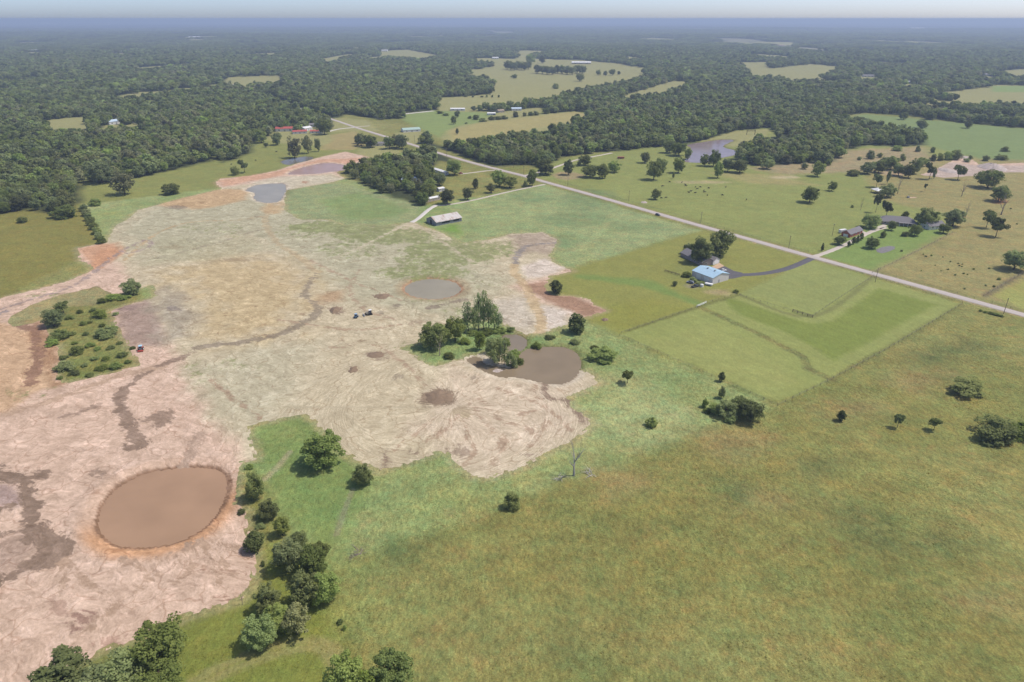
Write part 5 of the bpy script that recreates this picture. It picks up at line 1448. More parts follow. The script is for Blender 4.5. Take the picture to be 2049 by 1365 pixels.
M['shop_wall'] = mat_paint('beige_metal_siding', (0.66, 0.62, 0.59), 0.6, 0.3, 0.05, 0.8, 0, None, (6, 6, 0.3))
M['brick'] = mat_paint('red_brick', (0.36, 0.13, 0.09), 0.85, 0.2, 0.2, 3)
M['stone'] = mat_paint('grey_brick', (0.30, 0.25, 0.23), 0.85, 0.2, 0.2, 3)
M['glass'] = mat_paint('window_glass', (0.05, 0.06, 0.08), 0.1, 0.6, 0.1)
M['trim'] = mat_paint('white_trim', (0.75, 0.75, 0.74), 0.6, 0.3, 0.04)
M['dark'] = mat_paint('dark_opening', (0.03, 0.03, 0.03), 0.9, 0.1, 0.1)
M['wood'] = mat_paint('weathered_boards', (0.26, 0.27, 0.28), 0.9, 0.1, 0.25, 1.0, 0, None, (4, 4, 0.4))
M['rust_roof'] = mat_paint('rusty_tin_roof', (0.52, 0.49, 0.46), 0.65, 0.3, 0.12, 0.45, 0.0, (0.30, 0.17, 0.10), (1.6, 0.5, 1))
M['grey_metal'] = mat_paint('grey_metal', (0.30, 0.30, 0.31), 0.5, 0.4, 0.1)
M['post'] = mat_paint('fence_post_wood', (0.16, 0.13, 0.10), 0.9, 0.1, 0.25, 3)
M['wire'] = mat_paint('fence_wire', (0.18, 0.17, 0.16), 0.6, 0.3, 0.1)
M['rubber'] = mat_paint('rubber', (0.025, 0.025, 0.026), 0.85, 0.2, 0.15)
M['hide'] = mat_paint('black_hide', (0.018, 0.016, 0.015), 0.7, 0.3, 0.3)

def gable(mbw, mbr, L, W, E, R, ov=0.45, hip=0.0, th=0.16):
    h = W / 2
    # walls with gable ends
    if hip <= 0:
        for sx in (-L / 2, L / 2): pass
        v = []
        for sx in (-L / 2, L / 2):
            v += [(sx, -h, 0), (sx, h, 0), (sx, h, E), (sx, 0, E + R - 0.02), (sx, -h, E)]
        mbw.add(v, [(4, 3, 2, 1, 0), (5, 6, 7, 8, 9), (0, 1, 6, 5), (1, 2, 7, 6), (4, 0, 5, 9), (2, 3, 8, 7), (3, 4, 9, 8)])
    else:
        mbw.box((0, 0, E / 2), (L, W, E))
    k = R / h
    e = L / 2 + (0.35 if hip <= 0 else ov); wy = h + ov; ze = E - ov * k
    if hip <= 0:
        for s in (-1, 1):
            a = [(-e, 0, E + R), (e, 0, E + R), (e, s * wy, ze), (-e, s * wy, ze)]
            v = [(x_, y_, z_ + th) for x_, y_, z_ in a] + [(x_, y_, z_ + 0.01) for x_, y_, z_ in a]
            f = [(0, 1, 2, 3), (7, 6, 5, 4), (0, 4, 5, 1), (1, 5, 6, 2), (2, 6, 7, 3), (3, 7, 4, 0)]
            if s > 0: pass
            else: f = [q[::-1] for q in f]
            f = [q[::-1] for q in f]
            mbr.add(v, f)
    else:
        rl = max(e - wy * hip, 0.4)
        v = [(-e, -wy, ze), (e, -wy, ze), (e, wy, ze), (-e, wy, ze), (-rl, 0, E + R), (rl, 0, E + R)]
        v += [(x_, y_, z_ - th) for x_, y_, z_ in v[:4]]
        mbr.add(v, [(0, 1, 5, 4), (1, 2, 5), (2, 3, 4, 5), (3, 0, 4), (0, 6, 7, 1), (1, 7, 8, 2), (2, 8, 9, 3), (3, 9, 6, 0), (9, 8, 7, 6)])

def opening(root, L, W, side, u, w, h, z, kind):
    """side: 's','n' long walls, 'w','e' end walls; u = position along the wall"""
    t_ = 0.10
    if side in 'sn':
        s = -1 if side == 's' else 1
        c = (u, s * (W / 2 + t_ / 2 - 0.03), z + h / 2); d = (w, t_, h); dp = (w - 0.24, t_ + 0.03, h - 0.24)
    else:
        s = -1 if side == 'w' else 1
        c = (s * (L / 2 + t_ / 2 - 0.03), u, z + h / 2); d = (t_, w, h); dp = (t_ + 0.03, w - 0.24, h - 0.24)
    if kind == 'window':
        o = MB().box(c, d).build('window', M['trim'], root)
        MB().box(c, dp).build('pane', M['glass'], o)
    elif kind == 'garage':
        MB().box(c, d).build('garage_door', M['trim'], root)
    elif kind == 'open':
        MB().box(c, (d[0] if d[0] > 0.2 else 0.08, d[1] if d[1] > 0.2 else 0.08, d[2])).build('doorway', M['dark'], root)
    else:
        o = MB().box(c, d).build('door', M['grey_metal'], root)

def house(name, label, cat, cx, cy, yaw, L, W, E, R, roof, wall, hip=0.0, ov=0.45, ops=(), group=None, extras=()):
    root = empty(name, (cx, cy, height1(cx, cy) - 0.02), yaw)
    tag(root, label, cat, group)
    a, b = MB(), MB()
    gable(a, b, L, W, E, R, ov, hip)
    a.build('wall', M[wall], root); b.build('roof', M[roof], root)
    for q in ops: opening(root, L, W, *q)
    return root
def corners(A, B, C):
    A, B, C = (np.array(G(*q)) for q in (A, B, C))
    d = B - A; L = np.hypot(*d); u = d / L
    n = np.array([-u[1], u[0]]); W = (C - A) @ n
    if W < 0: n = -n; W = -W
    c = A + d / 2 + n * W / 2
    return c[0], c[1], math.atan2(u[1], u[0]), L, W

# old barn with rusty roof
cx, cy, yw, L, W = corners((874, 453), (925, 443), (852.8, 444.2))
W = min(max(W, 9), 15)
barn = house('old_barn', 'weathered grey barn with rusty tin roof in the tall grass', 'barn', cx, cy, yw, L, W, 3.2, 2.9, 'rust_roof', 'wood', 0, 0.7,
      [('w', 0.5, 2.2, 3.2, 0, 'open'), ('s', -L * 0.12, L * 0.3, 1.4, 1.2, 'open'), ('s', L * 0.28, L * 0.22, 1.4, 1.2, 'open')])
for k in range(-6, 7):
    MB().box((k * L / 13, -W / 2 - 0.06, 1.5), (0.18, 0.08, 3.0)).build('batten', M['wood'], barn)
# metal workshop
cx, cy, yw, L, W = corners((1425, 569.5), (1384, 554), (1452, 558.4))
shop = house('workshop', 'beige metal workshop with light blue roof beside the asphalt drive', 'workshop', cx, cy, yw, L, W, 4.3, 1.9, 'blue_roof', 'shop_wall', 0, 0.3,
      [('n' if True else 's', -L * 0.2, 3.6, 3.4, 0, 'garage'), ('n', L * 0.18, 3.6, 3.4, 0, 'garage'), ('w', 1.5, 1.0, 2.1, 0, 'door'), ('e', 0, 1.0, 2.1, 0, 'door')])
for u in (-0.22, 0.12):
    MB().tube([(u * L, 0.6, 5.9), (u * L, 0.6, 6.7)], 0.35, 8).box((u * L, 0.6, 6.8), (1.0, 1.0, 0.12)).build('roof_vent', M['grey_metal'], shop)
for k in range(15):
    for s_ in (-1, 1):
        u_ = -L / 2 + 0.4 + k * (L - 0.8) / 14
        MB().tube([(u_, 0, 4.3 + 1.9 + 0.17), (u_, s_ * (W / 2 + 0.28), 4.3 - 0.28 * 1.9 / (W / 2) + 0.17)], 0.05, 4).build('roof_seam', M['blue_roof'], shop)
# house by the workshop with white garage
cx, cy, yw, L, W = corners((1384, 530), (1362, 519), (1398, 525)); L = 24; W = 9
hx, hy = G(1394, 521)
h1 = house('farmhouse', 'grey roofed house with white garage wing hidden by big shade trees', 'house', hx, hy, yw + math.pi if False else yw, 24, 9.5, 2.8, 2.4, 'grey_shingle', 'stone', 0, 0.5,
      [('n', -8, 1.4, 1.3, 1.0, 'window'), ('n', -4, 1.4, 1.3, 1.0, 'window'), ('n', 0, 1.0, 2.1, 0, 'door'), ('s', -6, 1.4, 1.3, 1.0, 'window'), ('s', 2, 1.4, 1.3, 1.0, 'window'), ('e', 1.5, 1.4, 1.3, 1.0, 'window'), ('w', 1.5, 1.4, 1.3, 1.0, 'window')])
cx, cy, yw2, L2, W2 = corners((1424, 530.5), (1438, 525.6), (1415, 524)); 
a, b = MB(), MB(); gable(a, b, 7.5, 7.0, 2.9, 1.9, 0.4)
gar = house('detached_garage', 'white walled garage with grey roof beside the concrete pad', 'garage', cx, cy, yw2 + math.pi / 2, 7.5, 7.2, 2.9, 1.9, 'grey_shingle', 'white_wall', 0, 0.4,
      [('w', 0, 4.6, 2.3, 0, 'garage'), ('s', 0, 1.2, 1.1, 1.1, 'window')])
# right homestead
cx, cy, yw, L, W = corners((1700, 476), (1725, 467), (1690, 469.5)); W = min(W, 11)
house('red_garage', 'red brick garage with grey roof by the gravel drive', 'garage', cx, cy, yw, L, W, 2.8, 2.2, 'grey_shingle', 'brick', 0, 0.5,
      [('s', 0, 1.3, 1.2, 1.0, 'window'), ('s', L * 0.3, 1.0, 2.1, 0, 'door'), ('w', 0, 3.5, 2.2, 0, 'garage'), ('s', -L * 0.3, 1.3, 1.2, 1.0, 'window')])
hx, hy = G(1792, 447)
rh = house('ranch_house', 'long ranch house with grey hipped roof and porch', 'house', hx, hy, -0.30, 27, 12, 2.9, 3.2, 'grey_shingle', 'stone', 0.9, 0.6,
      [('s', -9, 1.6, 1.4, 0.9, 'window'), ('s', -5, 1.6, 1.4, 0.9, 'window'), ('s', 1, 1.0, 2.1, 0, 'door'), ('s', 5, 1.6, 1.6, 0.8, 'window'), ('s', 9, 1.6, 1.6, 0.8, 'window'), ('e', 0, 1.6, 1.4, 0.9, 'window'), ('w', 0, 1.6, 1.4, 0.9, 'window')])
pr = MB(); pr.box((7, -7.6, 2.75), (13, 3.4, 0.16)).build('porch_roof', M['grey_shingle'], rh)
for k in range(5):
    MB().box((1 + k * 3, -9.1, 1.33), (0.25, 0.25, 2.66)).build('porch_post', M['trim'], rh)
hx, hy = G(1761, 446)
hx, hy = G(1865, 456)
house('white_house', 'small white house with grey roof beyond the ranch house', 'house', hx, hy, 0.25, 15, 9, 2.9, 2.4, 'grey_shingle', 'white_wall', 0, 0.45,
      [('s', -4, 1.4, 1.3, 1.0, 'window'), ('s', 0, 1.0, 2.1, 0, 'door'), ('s', 4, 1.4, 1.3, 1.0, 'window'), ('w', 0, 1.4, 1.3, 1.0, 'window')])
# homestead with mobile homes
def mobile(name, label, A, B, Wd, roof='white_metal', wall='white_wall', cat='mobile home'):
    A = np.array(G(*A)); B = np.array(G(*B)); d = B - A; L = np.hypot(*d); u = d / L; n = np.array([-u[1], u[0]])
    if n[1] < 0: n = -n
    c = A + d / 2 + n * Wd / 2
    yw = math.atan2(u[1], u[0])
    side = 's' if (np.array([-u[1], u[0]]) @ n) > 0 else 'n'
    ops = [(side, L * k, 1.2, 1.0, 1.2, 'window') for k in (-0.4, -0.22, 0.22, 0.4)] + [(side, 0.05 * L, 1.0, 2.0, 0.3, 'door'), ('w', 0, 1.2, 1.0, 1.2, 'window'), ('e', 0, 1.2, 1.0, 1.2, 'window')]
    return house(name, label, cat, c[0], c[1], yw, L, Wd, 2.8, 0.7, roof, wall, 0, 0.25, ops)
mobile('mobile_home', 'long white mobile home on the homestead lawn', (866, 343), (890, 351), 5.0)
mobile('mobile_home', 'white roofed mobile home at the lane end just above the old barn', (852, 406), (881, 400), 5.5, 'white_metal', 'tan_wall')
mobile('garden_shed', 'small white shed between the two mobile homes', (879, 384), (890, 382), 5.0, cat='shed')
hx, hy = G(826, 364)
house('hidden_house', 'blue grey roofed house half hidden in the homestead thicket', 'house', hx, hy, -0.35, 20, 10, 2.8, 2.4, 'pale_blue', 'white_wall', 0, 0.45, [('s', -4, 1.4, 1.3, 1, 'window'), ('s', 4, 1.4, 1.3, 1, 'window'), ('e', 0, 1.4, 1.3, 1, 'window'), ('s', 0, 1, 2.1, 0, 'door')])
hx, hy = G(764, 366)
house('grey_shed', 'grey roofed shed among trees left of the hidden house', 'shed', hx, hy, 0.2, 12, 8, 3.0, 1.6, 'grey_metal', 'white_wall', 0, 0.3, [('s', 0, 2.6, 2.4, 0, 'garage')])
for b in FARB:
    bx, by = G(b[0], b[1] - 1)
    L, W, E = b[2], b[3], b[4]
    kw = 'shed' if 'shed' in b[8] or 'hall' in b[8] or 'plant' in b[8] or 'warehouse' in b[8] else ('barn' if 'barn' in b[8] else 'house')
    nm = {'shed': 'far_shed', 'barn': 'far_barn', 'house': 'far_house'}[kw]
    house(nm, b[8], kw, bx, by, math.radians(b[7]), L, W, E, W * 0.17, b[5], b[6], 0, 0.4, [('s', -L * 0.3, L * 0.09, E * 0.4, E * 0.3, 'window'), ('s', L * 0.3, L * 0.09, E * 0.4, E * 0.3, 'window'), ('s', 0, L * 0.09, E * 0.65, 0, 'door')])
# pavilion on posts
px_, py_ = G(1757, 386)
pv_ = empty('pavilion', (px_, py_, 0), 0.15); tag(pv_, 'open pavilion with white pyramid roof on posts in dry pasture', 'pavilion')
mb = MB(); mb.add([(-5, -5, 3.0), (5, -5, 3.0), (5, 5, 3.0), (-5, 5, 3.0), (0, 0, 5.2), (-5, -5, 2.8), (5, -5, 2.8), (5, 5, 2.8), (-5, 5, 2.8)], [(0, 1, 4), (1, 2, 4), (2, 3, 4), (3, 0, 4), (0, 5, 6, 1), (1, 6, 7, 2), (2, 7, 8, 3), (3, 8, 5, 0), (8, 7, 6, 5)]); mb.build('roof', M['white_metal'], pv_)
for sx in (-4.3, 0, 4.3):
    for sy in (-4.3, 4.3): MB().box((sx, sy, 1.4), (0.25, 0.25, 2.82)).build('post', M['post'], pv_)
# well block on a slab
px_, py_ = G(1820, 396)
wl = empty('well_house', (px_, py_, 0), 0.2); tag(wl, 'small grey well block on a pale concrete slab in dry pasture', 'well')
MB().box((3, 0, 0.06), (8, 3.5, 0.16)).build('slab', M['concrete'], wl); MB().box((-1.6, 0, 0.8), (1.8, 1.8, 1.6), 0, 0.9).build('block', M['grey_metal'], wl); MB().tube([(-1.6, 0, 1.6), (-1.6, 0, 2.3)], 0.12, 6).build('pipe', M['grey_metal'], wl)
# timber frame by the woodland pond
px_, py_ = G(1502, 270)
tf = empty('timber_gantry', (px_, py_, 0), 0.1); tag(tf, 'tall dark timber gantry behind the woodland pond dam', 'gantry')
for s in (-6, 6): MB().box((s, 0, 3.5), (0.6, 0.6, 7)).build('post', M['post'], tf)
MB().box((0, 0, 6.6), (13, 0.5, 0.6)).build('crossbeam', M['post'], tf); MB().box((0, 0, 5.2), (11.4, 0.4, 0.4)).build('rail', M['post'], tf)
# fenced-off stand of boards by the workshop
def fence(label, L, sp=5.0, h=1.3, closed=False, name='wire_fence', rails=3, mat='post', cat='fence', pr=0.07, rr_=0.02):
    Q = poly(L)
    o = empty(name, (Q[0][0], Q[0][1], 0)); tag(o, label, cat)
    pm = MB().tube([(0, 0, -0.2), (0, 0, h)], [pr * 1.1, pr], 6).mesh('post'); pm.materials.append(M[mat])
    pts = []
    for i in range(len(Q) - 1):
        n = max(int(np.hypot(*(Q[i + 1] - Q[i])) / sp), 1)
        for k in range(n): pts.append(Q[i] + (Q[i + 1] - Q[i]) * k / n)
    pts.append(Q[-1])
    for p_ in pts:
        c = link('post', pm, None, o); c.location = (p_[0] - Q[0][0], p_[1] - Q[0][1], 0); c.rotation_euler[2] = p_[0]
    for k in range(rails):
        z = h * (0.92 - 0.28 * k)
        MB().tube([(p_[0] - Q[0][0], p_[1] - Q[0][1], z) for p_ in pts], rr_, 4).build('wire' if rr_ < 0.04 else 'rail', M['wire' if rr_ < 0.04 else mat], o)
    return o
fence('wire fence with dark posts around the mown paddock', [(1480, 591), (1550, 613), (1625, 634), (1690, 590), (1748, 553)], 4.5)
fence('heavy timber fence panel at the paddock corner', [(1586, 624), (1605, 630), (1626, 636)], 2.2, 1.7, name='timber_fence', mat='post', pr=0.14, rr_=0.09)
fence('straight wire fence between lawn and mown field', [(1244, 667), (1320, 641), (1395, 615)], 5)
fence('wire fence from the culvert rail up to the paddock bush', [(1413, 607), (1474, 589)], 5)
fence('short white rail fence over the field ditch', [(1394, 615), (1413, 607)], 3.0, 1.4, name='white_rail_fence', mat='trim', pr=0.11, rr_=0.09)
fence('wire fence along the tall dry meadow and mown strip', [(1556, 812), (1655, 764), (1770, 702), (1925, 609)], 5)
fence('roadside wire fence along the green cattle pasture', [(1110, 362), (1240, 398), (1400, 444), (1560, 489), (1618, 505)], 8)
fence('roadside wire fence along the dry pasture', [(1740, 541), (1850, 570), (1985, 607), (2060, 627)], 8)
fence('wire fence on the near road verge of the mown fields', [(1632, 522), (1750, 556), (1925, 606)], 7)
fence('wire fence dividing dry pasture from the yellow field', [(1968, 593), (2060, 539)], 7)
fence('low dark board fence left of the blue roofed workshop', Z7([(0, 880), (120, 915), (250, 955)]), 2.2, 1.4, name='board_fence', mat='post', pr=0.1, rr_=0.1)
fence('wire fence around the ranch lawn', [(1745, 547), (1830, 506), (1905, 467)], 6)
fence('wire fence on the lower right side of the plot', [(1240, 672), (1400, 742), (1556, 812)], 6)

# utility poles
def pole(px, py, hh, label, grp):
    x_, y_ = G(px, py)
    o = empty('utility_pole', (x_, y_, 0), 0.65); tag(o, label, 'utility pole', grp)
    if 'P' not in UP:
        UP['P'] = MB().tube([(0, 0, -0.3), (0, 0, 1)], [0.17, 0.12], 8).mesh('pole'); UP['P'].materials.append(M['post'])
        UP['C'] = MB().box((0, 0, 0), (2.4, 0.14, 0.16)).mesh('crossarm'); UP['C'].materials.append(M['post'])
        UP['I'] = MB().tube([(0, 0, 0), (0, 0, 0.3)], [0.07, 0.04], 6).mesh('insulator'); UP['I'].materials.append(M['trim'])
    a = link('pole', UP['P'], None, o); a.scale = (1, 1, hh)
    b = link('crossarm', UP['C'], None, o); b.location = (0, 0.16, hh - 0.7)
    for s in (-1.1, 0.5, 1.1):
        i_ = link('insulator', UP['I'], None, b); i_.location = (s, 0, 0.08)
UP = {}
for px, py in ((1578, 497), (1751, 565), (2008, 628), (830, 286), (894, 313), (970, 332), (1136, 372), (1258, 402), (1402, 447), (1048, 349)):
    pole(px, py, 9.5, 'wooden utility pole along the country road', 'utility poles along the road')
for px, py in ((1665, 472),): pole(px, py, 9.5, 'wooden utility pole on green pasture behind the red garage', None)
pole(838, 408, 8.5, 'wooden utility pole at the edge of the homestead thicket', None)
pole(1028, 336, 8.5, 'wooden utility pole before the roadside wood', None)

# ------------------------------------------------------------------ vehicles
def wheelset(root, xs, tw, r=0.34, w=0.24):
    wm = MB().tube([(0, -w / 2, 0), (0, w / 2, 0)], r, 14).mesh('tyre'); wm.materials.append(M['rubber'])
    rm = MB().tube([(0, -w / 2 - 0.015, 0), (0, w / 2 + 0.015, 0)], r * 0.55, 10).mesh('rim'); rm.materials.append(M['grey_metal'])
    for x_ in xs:
        for s in (-1, 1):
            e = link('wheel', wm, None, root); e.location = (x_, s * tw, r)
            link('rim', rm, None, e)
def car(name, label, X, Y, yaw, col, kind='suv', cat='car'):
    o = empty(name, (X, Y, max(height1(X, Y), 0) + 0.07), yaw); tag(o, label, cat)
    body = mat_paint(name + '_paint_%d' % int(abs(X * 7)), col, 0.25, 0.6, 0.03)
    if kind == 'suv':
        pf = [(-2.3, 0.35), (-2.35, 0.75), (-2.2, 1.0), (-1.0, 1.02), (1.1, 1.0), (2.1, 0.88), (2.35, 0.65), (2.3, 0.35)]
        cb = [(-2.15, 1.0), (-1.85, 1.62), (0.2, 1.66), (1.1, 1.0)]
        gl = [(-1.98, 1.06), (-1.74, 1.52), (0.15, 1.55), (0.85, 1.06)]
    else:
        pf = [(-2.8, 0.45), (-2.8, 1.0), (-0.6, 1.02), (1.3, 1.05), (2.6, 0.98), (2.8, 0.75), (2.8, 0.45)]
        cb = [(-0.7, 1.0), (-0.55, 1.75), (0.7, 1.78), (1.4, 1.03)]
        gl = [(-0.55, 1.1), (-0.45, 1.64), (0.65, 1.66), (1.2, 1.1)]
    MB().prism(pf, -0.92, 0.92).build('body', body, o, bevel=0.08)
    MB().prism(cb, -0.78, 0.78).build('cabin', body, o, bevel=0.06)
    for s in (-1, 1):
        MB().prism(gl, s * 0.785 - 0.012, s * 0.785 + 0.012).build('side_window', M['glass'], o)
    a0, a1 = cb[2], cb[3]
    MB().add([(a0[0] + .06, -0.66, a0[1] - .06), (a0[0] + .06, 0.66, a0[1] - .06), (a1[0] - .04, 0.72, a1[1] + .06), (a1[0] - .04, -0.72, a1[1] + .06), (a0[0] + .1, -0.66, a0[1] - .04), (a0[0] + .1, 0.66, a0[1] - .04), (a1[0], 0.72, a1[1] + .08), (a1[0], -0.72, a1[1] + .08)],
             [(4, 7, 6, 5), (0, 1, 2, 3), (0, 4, 5, 1), (2, 6, 7, 3), (1, 5, 6, 2), (3, 7, 4, 0)]).build('windscreen', M['glass'], o)
    if kind != 'suv':
        MB().box((-1.75, 0, 1.022), (1.95, 1.5, 0.012)).build('cargo_bed', M['dark'], o)
    for s in (-1, 1):
        MB().box((pf[-2][0] - 0.02, s * 0.66, 0.72), (0.12, 0.34, 0.16)).build('headlight', M['trim'], o)
    wheelset(o, (-1.45, 1.45) if kind == 'suv' else (-1.75, 1.75), 0.86, 0.36)
    return o
rx, ry = G(1316, 431.5); rd = np.array(G(1400, 451.5)) - np.array(G(1300, 423))
car('passenger_car', 'dark grey car driving on the country road past the plot', rx, ry, math.atan2(rd[1], rd[0]), (0.035, 0.04, 0.05))
vx, vy = G(1446, 543.5); car('pickup_truck', 'white pickup parked on the asphalt behind the blue roofed workshop', vx, vy, 0.5, (0.75, 0.75, 0.75), 'pickup', 'pickup')
vx, vy = G(1381, 567); car('parked_car', 'grey car in the junk row left of the workshop wall', vx, vy, 2.5, (0.20, 0.22, 0.28))
vx, vy = G(1391, 574.5); car('parked_car', 'dark pickup in the junk row below the workshop', vx, vy, 0.5, (0.06, 0.065, 0.08), 'pickup')
vx, vy = G(922, 348); car('parked_car', 'red car at the end of the homestead track', vx, vy, 0.1, (0.40, 0.06, 0.05))
vx, vy = G(989, 230.5); car('pickup_truck', 'dark pickup by the white mobile home at the hay field', vx, vy, 0.3, (0.04, 0.05, 0.08), 'pickup', 'pickup')
# white trailers, tanks
def trailer(label, X, Y, yaw, L=6.0, hgt=2.2, mat='white_metal'):
    o = empty('box_trailer', (X, Y, 0), yaw); tag(o, label, 'trailer')
    MB().box((0, 0, 0.55 + hgt / 2), (L, 2.3, hgt)).build('box', M[mat], o, bevel=0.06)
    MB().tube([(L / 2, 0, 0.6), (L / 2 + 1.3, 0, 0.5)], 0.07, 6).build('drawbar', M['grey_metal'], o)
    MB().box((-L / 2 - 0.02, 0, 0.6 + hgt / 2), (0.05, 2.0, hgt * 0.86)).build('rear_door', M['trim'], o)
    wheelset(o, (-0.5, 0.5), 1.05, 0.36)
vx, vy = G(1685, 466); trailer('white box trailer beside the red brick garage', vx, vy, 0.4)
vx, vy = G(1242, 318); trailer('brown stock trailer on the pasture behind the grove', vx, vy, 0.0, 8, 2.0, 'brick')
vx, vy = G(1418, 571); trailer('white flat trailer at the near corner of the workshop', vx, vy, -0.6, 4.5, 0.8)
vx, vy = G(1404, 574)
tk = empty('water_tank', (vx, vy, 0), 0.3); tag(tk, 'white round tank in the junk row below the workshop', 'tank')
MB().tube([(0, 0, 0), (0, 0, 1.5), (0, 0, 1.8), (0, 0, 1.95)], [1.1, 1.1, 0.8, 0.3], 14).build('vessel', M['white_metal'], tk, smooth=False); MB().tube([(0, 0, 1.9), (0, 0, 2.1)], 0.25, 8).build('lid', M['grey_metal'], tk)
# red tractor with blue cab
vx, vy = G(283, 700)
tr = empty('tractor', (vx, vy, 0.06), math.radians(108)); tag(tr, 'red tractor with pale blue cab roof on the tilled mauve earth', 'tractor')
red = mat_paint('tractor_red', (0.38, 0.06, 0.04), 0.35, 0.5, 0.06)
cabb = mat_paint('tractor_cab_blue', (0.42, 0.62, 0.74), 0.35, 0.5, 0.06)
MB().prism([(0.1, 0.8), (0.1, 1.55), (1.9, 1.4), (2.15, 1.2), (2.15, 0.7)], -0.45, 0.45).build('bonnet', red, tr, bevel=0.06)
MB().box((-0.6, 0, 0.95), (2.0, 0.9, 0.6)).build('chassis', M['grey_metal'], tr)
cb_ = MB().box((-0.65, 0, 1.85), (1.5, 1.4, 1.2), 0, 0.92).build('cab', M['glass'], tr)
for sx in (-1.35, 0.05):
    for sy in (-0.68, 0.68): MB().box((sx, sy, 1.85), (0.1, 0.1, 1.24)).build('cab_pillar', M['trim'], cb_)
MB().box((-0.65, 0, 2.55), (1.8, 1.7, 0.2), 0, 0.9).build('cab_roof', cabb, tr)
for s in (-1, 1):
    MB().tube([(-1.0, s * 0.75, 0.85), (-1.0, s * 1.2, 0.85)], 0.85, 18).build('rear_wheel', M['rubber'], tr); MB().tube([(-1.0, s * 0.72, 0.85), (-1.0, s * 1.23, 0.85)], 0.42, 12).build('rear_rim', M['trim'], tr)
    MB().tube([(1.55, s * 0.6, 0.5), (1.55, s * 0.92, 0.5)], 0.5, 14).build('front_wheel', M['rubber'], tr); MB().box((-1.0, s * 1.0, 1.75), (1.5, 0.5, 0.1)).build('mudguard', red, tr)
MB().tube([(1.1, 0.3, 1.4), (1.1, 0.3, 2.3)], 0.06, 6).build('exhaust', M['grey_metal'], tr)
MB().box((-2.6, 0, 0.5), (1.2, 2.6, 0.4)).build('harrow', red, tr)
# blue compact machine
vx, vy = G(712.5, 636)
sk = empty('skid_loader', (vx, vy, 0.06), math.radians(80)); tag(sk, 'dark blue compact loader parked on the pale bare earth', 'loader')
blu = mat_paint('loader_blue', (0.07, 0.13, 0.20), 0.4, 0.4, 0.08)
MB().box((-0.2, 0, 0.85), (2.6, 1.3, 0.9), 0, 0.92).build('body', blu, sk, bevel=0.08); MB().box((0.1, 0, 1.75), (1.4, 1.2, 1.0), 0, 0.9).build('cab', M['glass'], sk); MB().box((0.1, 0, 2.3), (1.6, 1.35, 0.14)).build('cab_roof', mat_paint('loader_roof', (0.30, 0.42, 0.55), 0.4, 0.4, 0.05), sk)
MB().box((1.75, 0, 0.35), (0.7, 1.9, 0.6), 0, 0.8).build('bucket', M['grey_metal'], sk)
for s in (-1, 1): MB().box((0.5, s * 0.78, 1.15), (2.6, 0.14, 0.22)).build('lift_arm', blu, sk)
wheelset(sk, (-0.8, 0.7), 0.82, 0.45, 0.35)
# tracked dozer
vx, vy = G(738, 630)
dz = empty('bulldozer', (vx, vy, 0.06), math.radians(28) + math.pi); tag(dz, 'grey tracked bulldozer with wide blade on the pale bare earth', 'bulldozer')
yl = mat_paint('dozer_body', (0.34, 0.31, 0.24), 0.5, 0.3, 0.1)
MB().box((0.6, 0, 1.35), (2.2, 1.1, 0.9), 0, 0.9).build('bonnet', yl, dz, bevel=0.06); MB().box((-0.9, 0, 2.0), (1.4, 1.4, 1.3), 0, 0.9).build('cab', M['glass'], dz); MB().box((-0.9, 0, 2.72), (1.7, 1.6, 0.14)).build('cab_roof', M['trim'], dz)
for s in (-1, 1):
    MB().prism([(-2.0, 0.35), (-1.7, 0.05), (1.7, 0.05), (2.0, 0.4), (1.7, 0.95), (-1.7, 0.95)], s * 1.05 - 0.3, s * 1.05 + 0.3).build('track', M['rubber'], dz, bevel=0.05); MB().box((1.9, s * 1.45, 0.5), (2.0, 0.14, 0.22)).build('push_arm', yl, dz)
MB().prism([(2.85, 0.1), (2.7, 0.6), (2.85, 1.15), (2.95, 1.15), (2.82, 0.6), (2.98, 0.1)], -1.8, 1.8).build('blade', M['white_metal'], dz)
MB().tube([(1.2, 0.3, 1.7), (1.2, 0.3, 2.5)], 0.07, 6).build('exhaust', M['grey_metal'], dz)

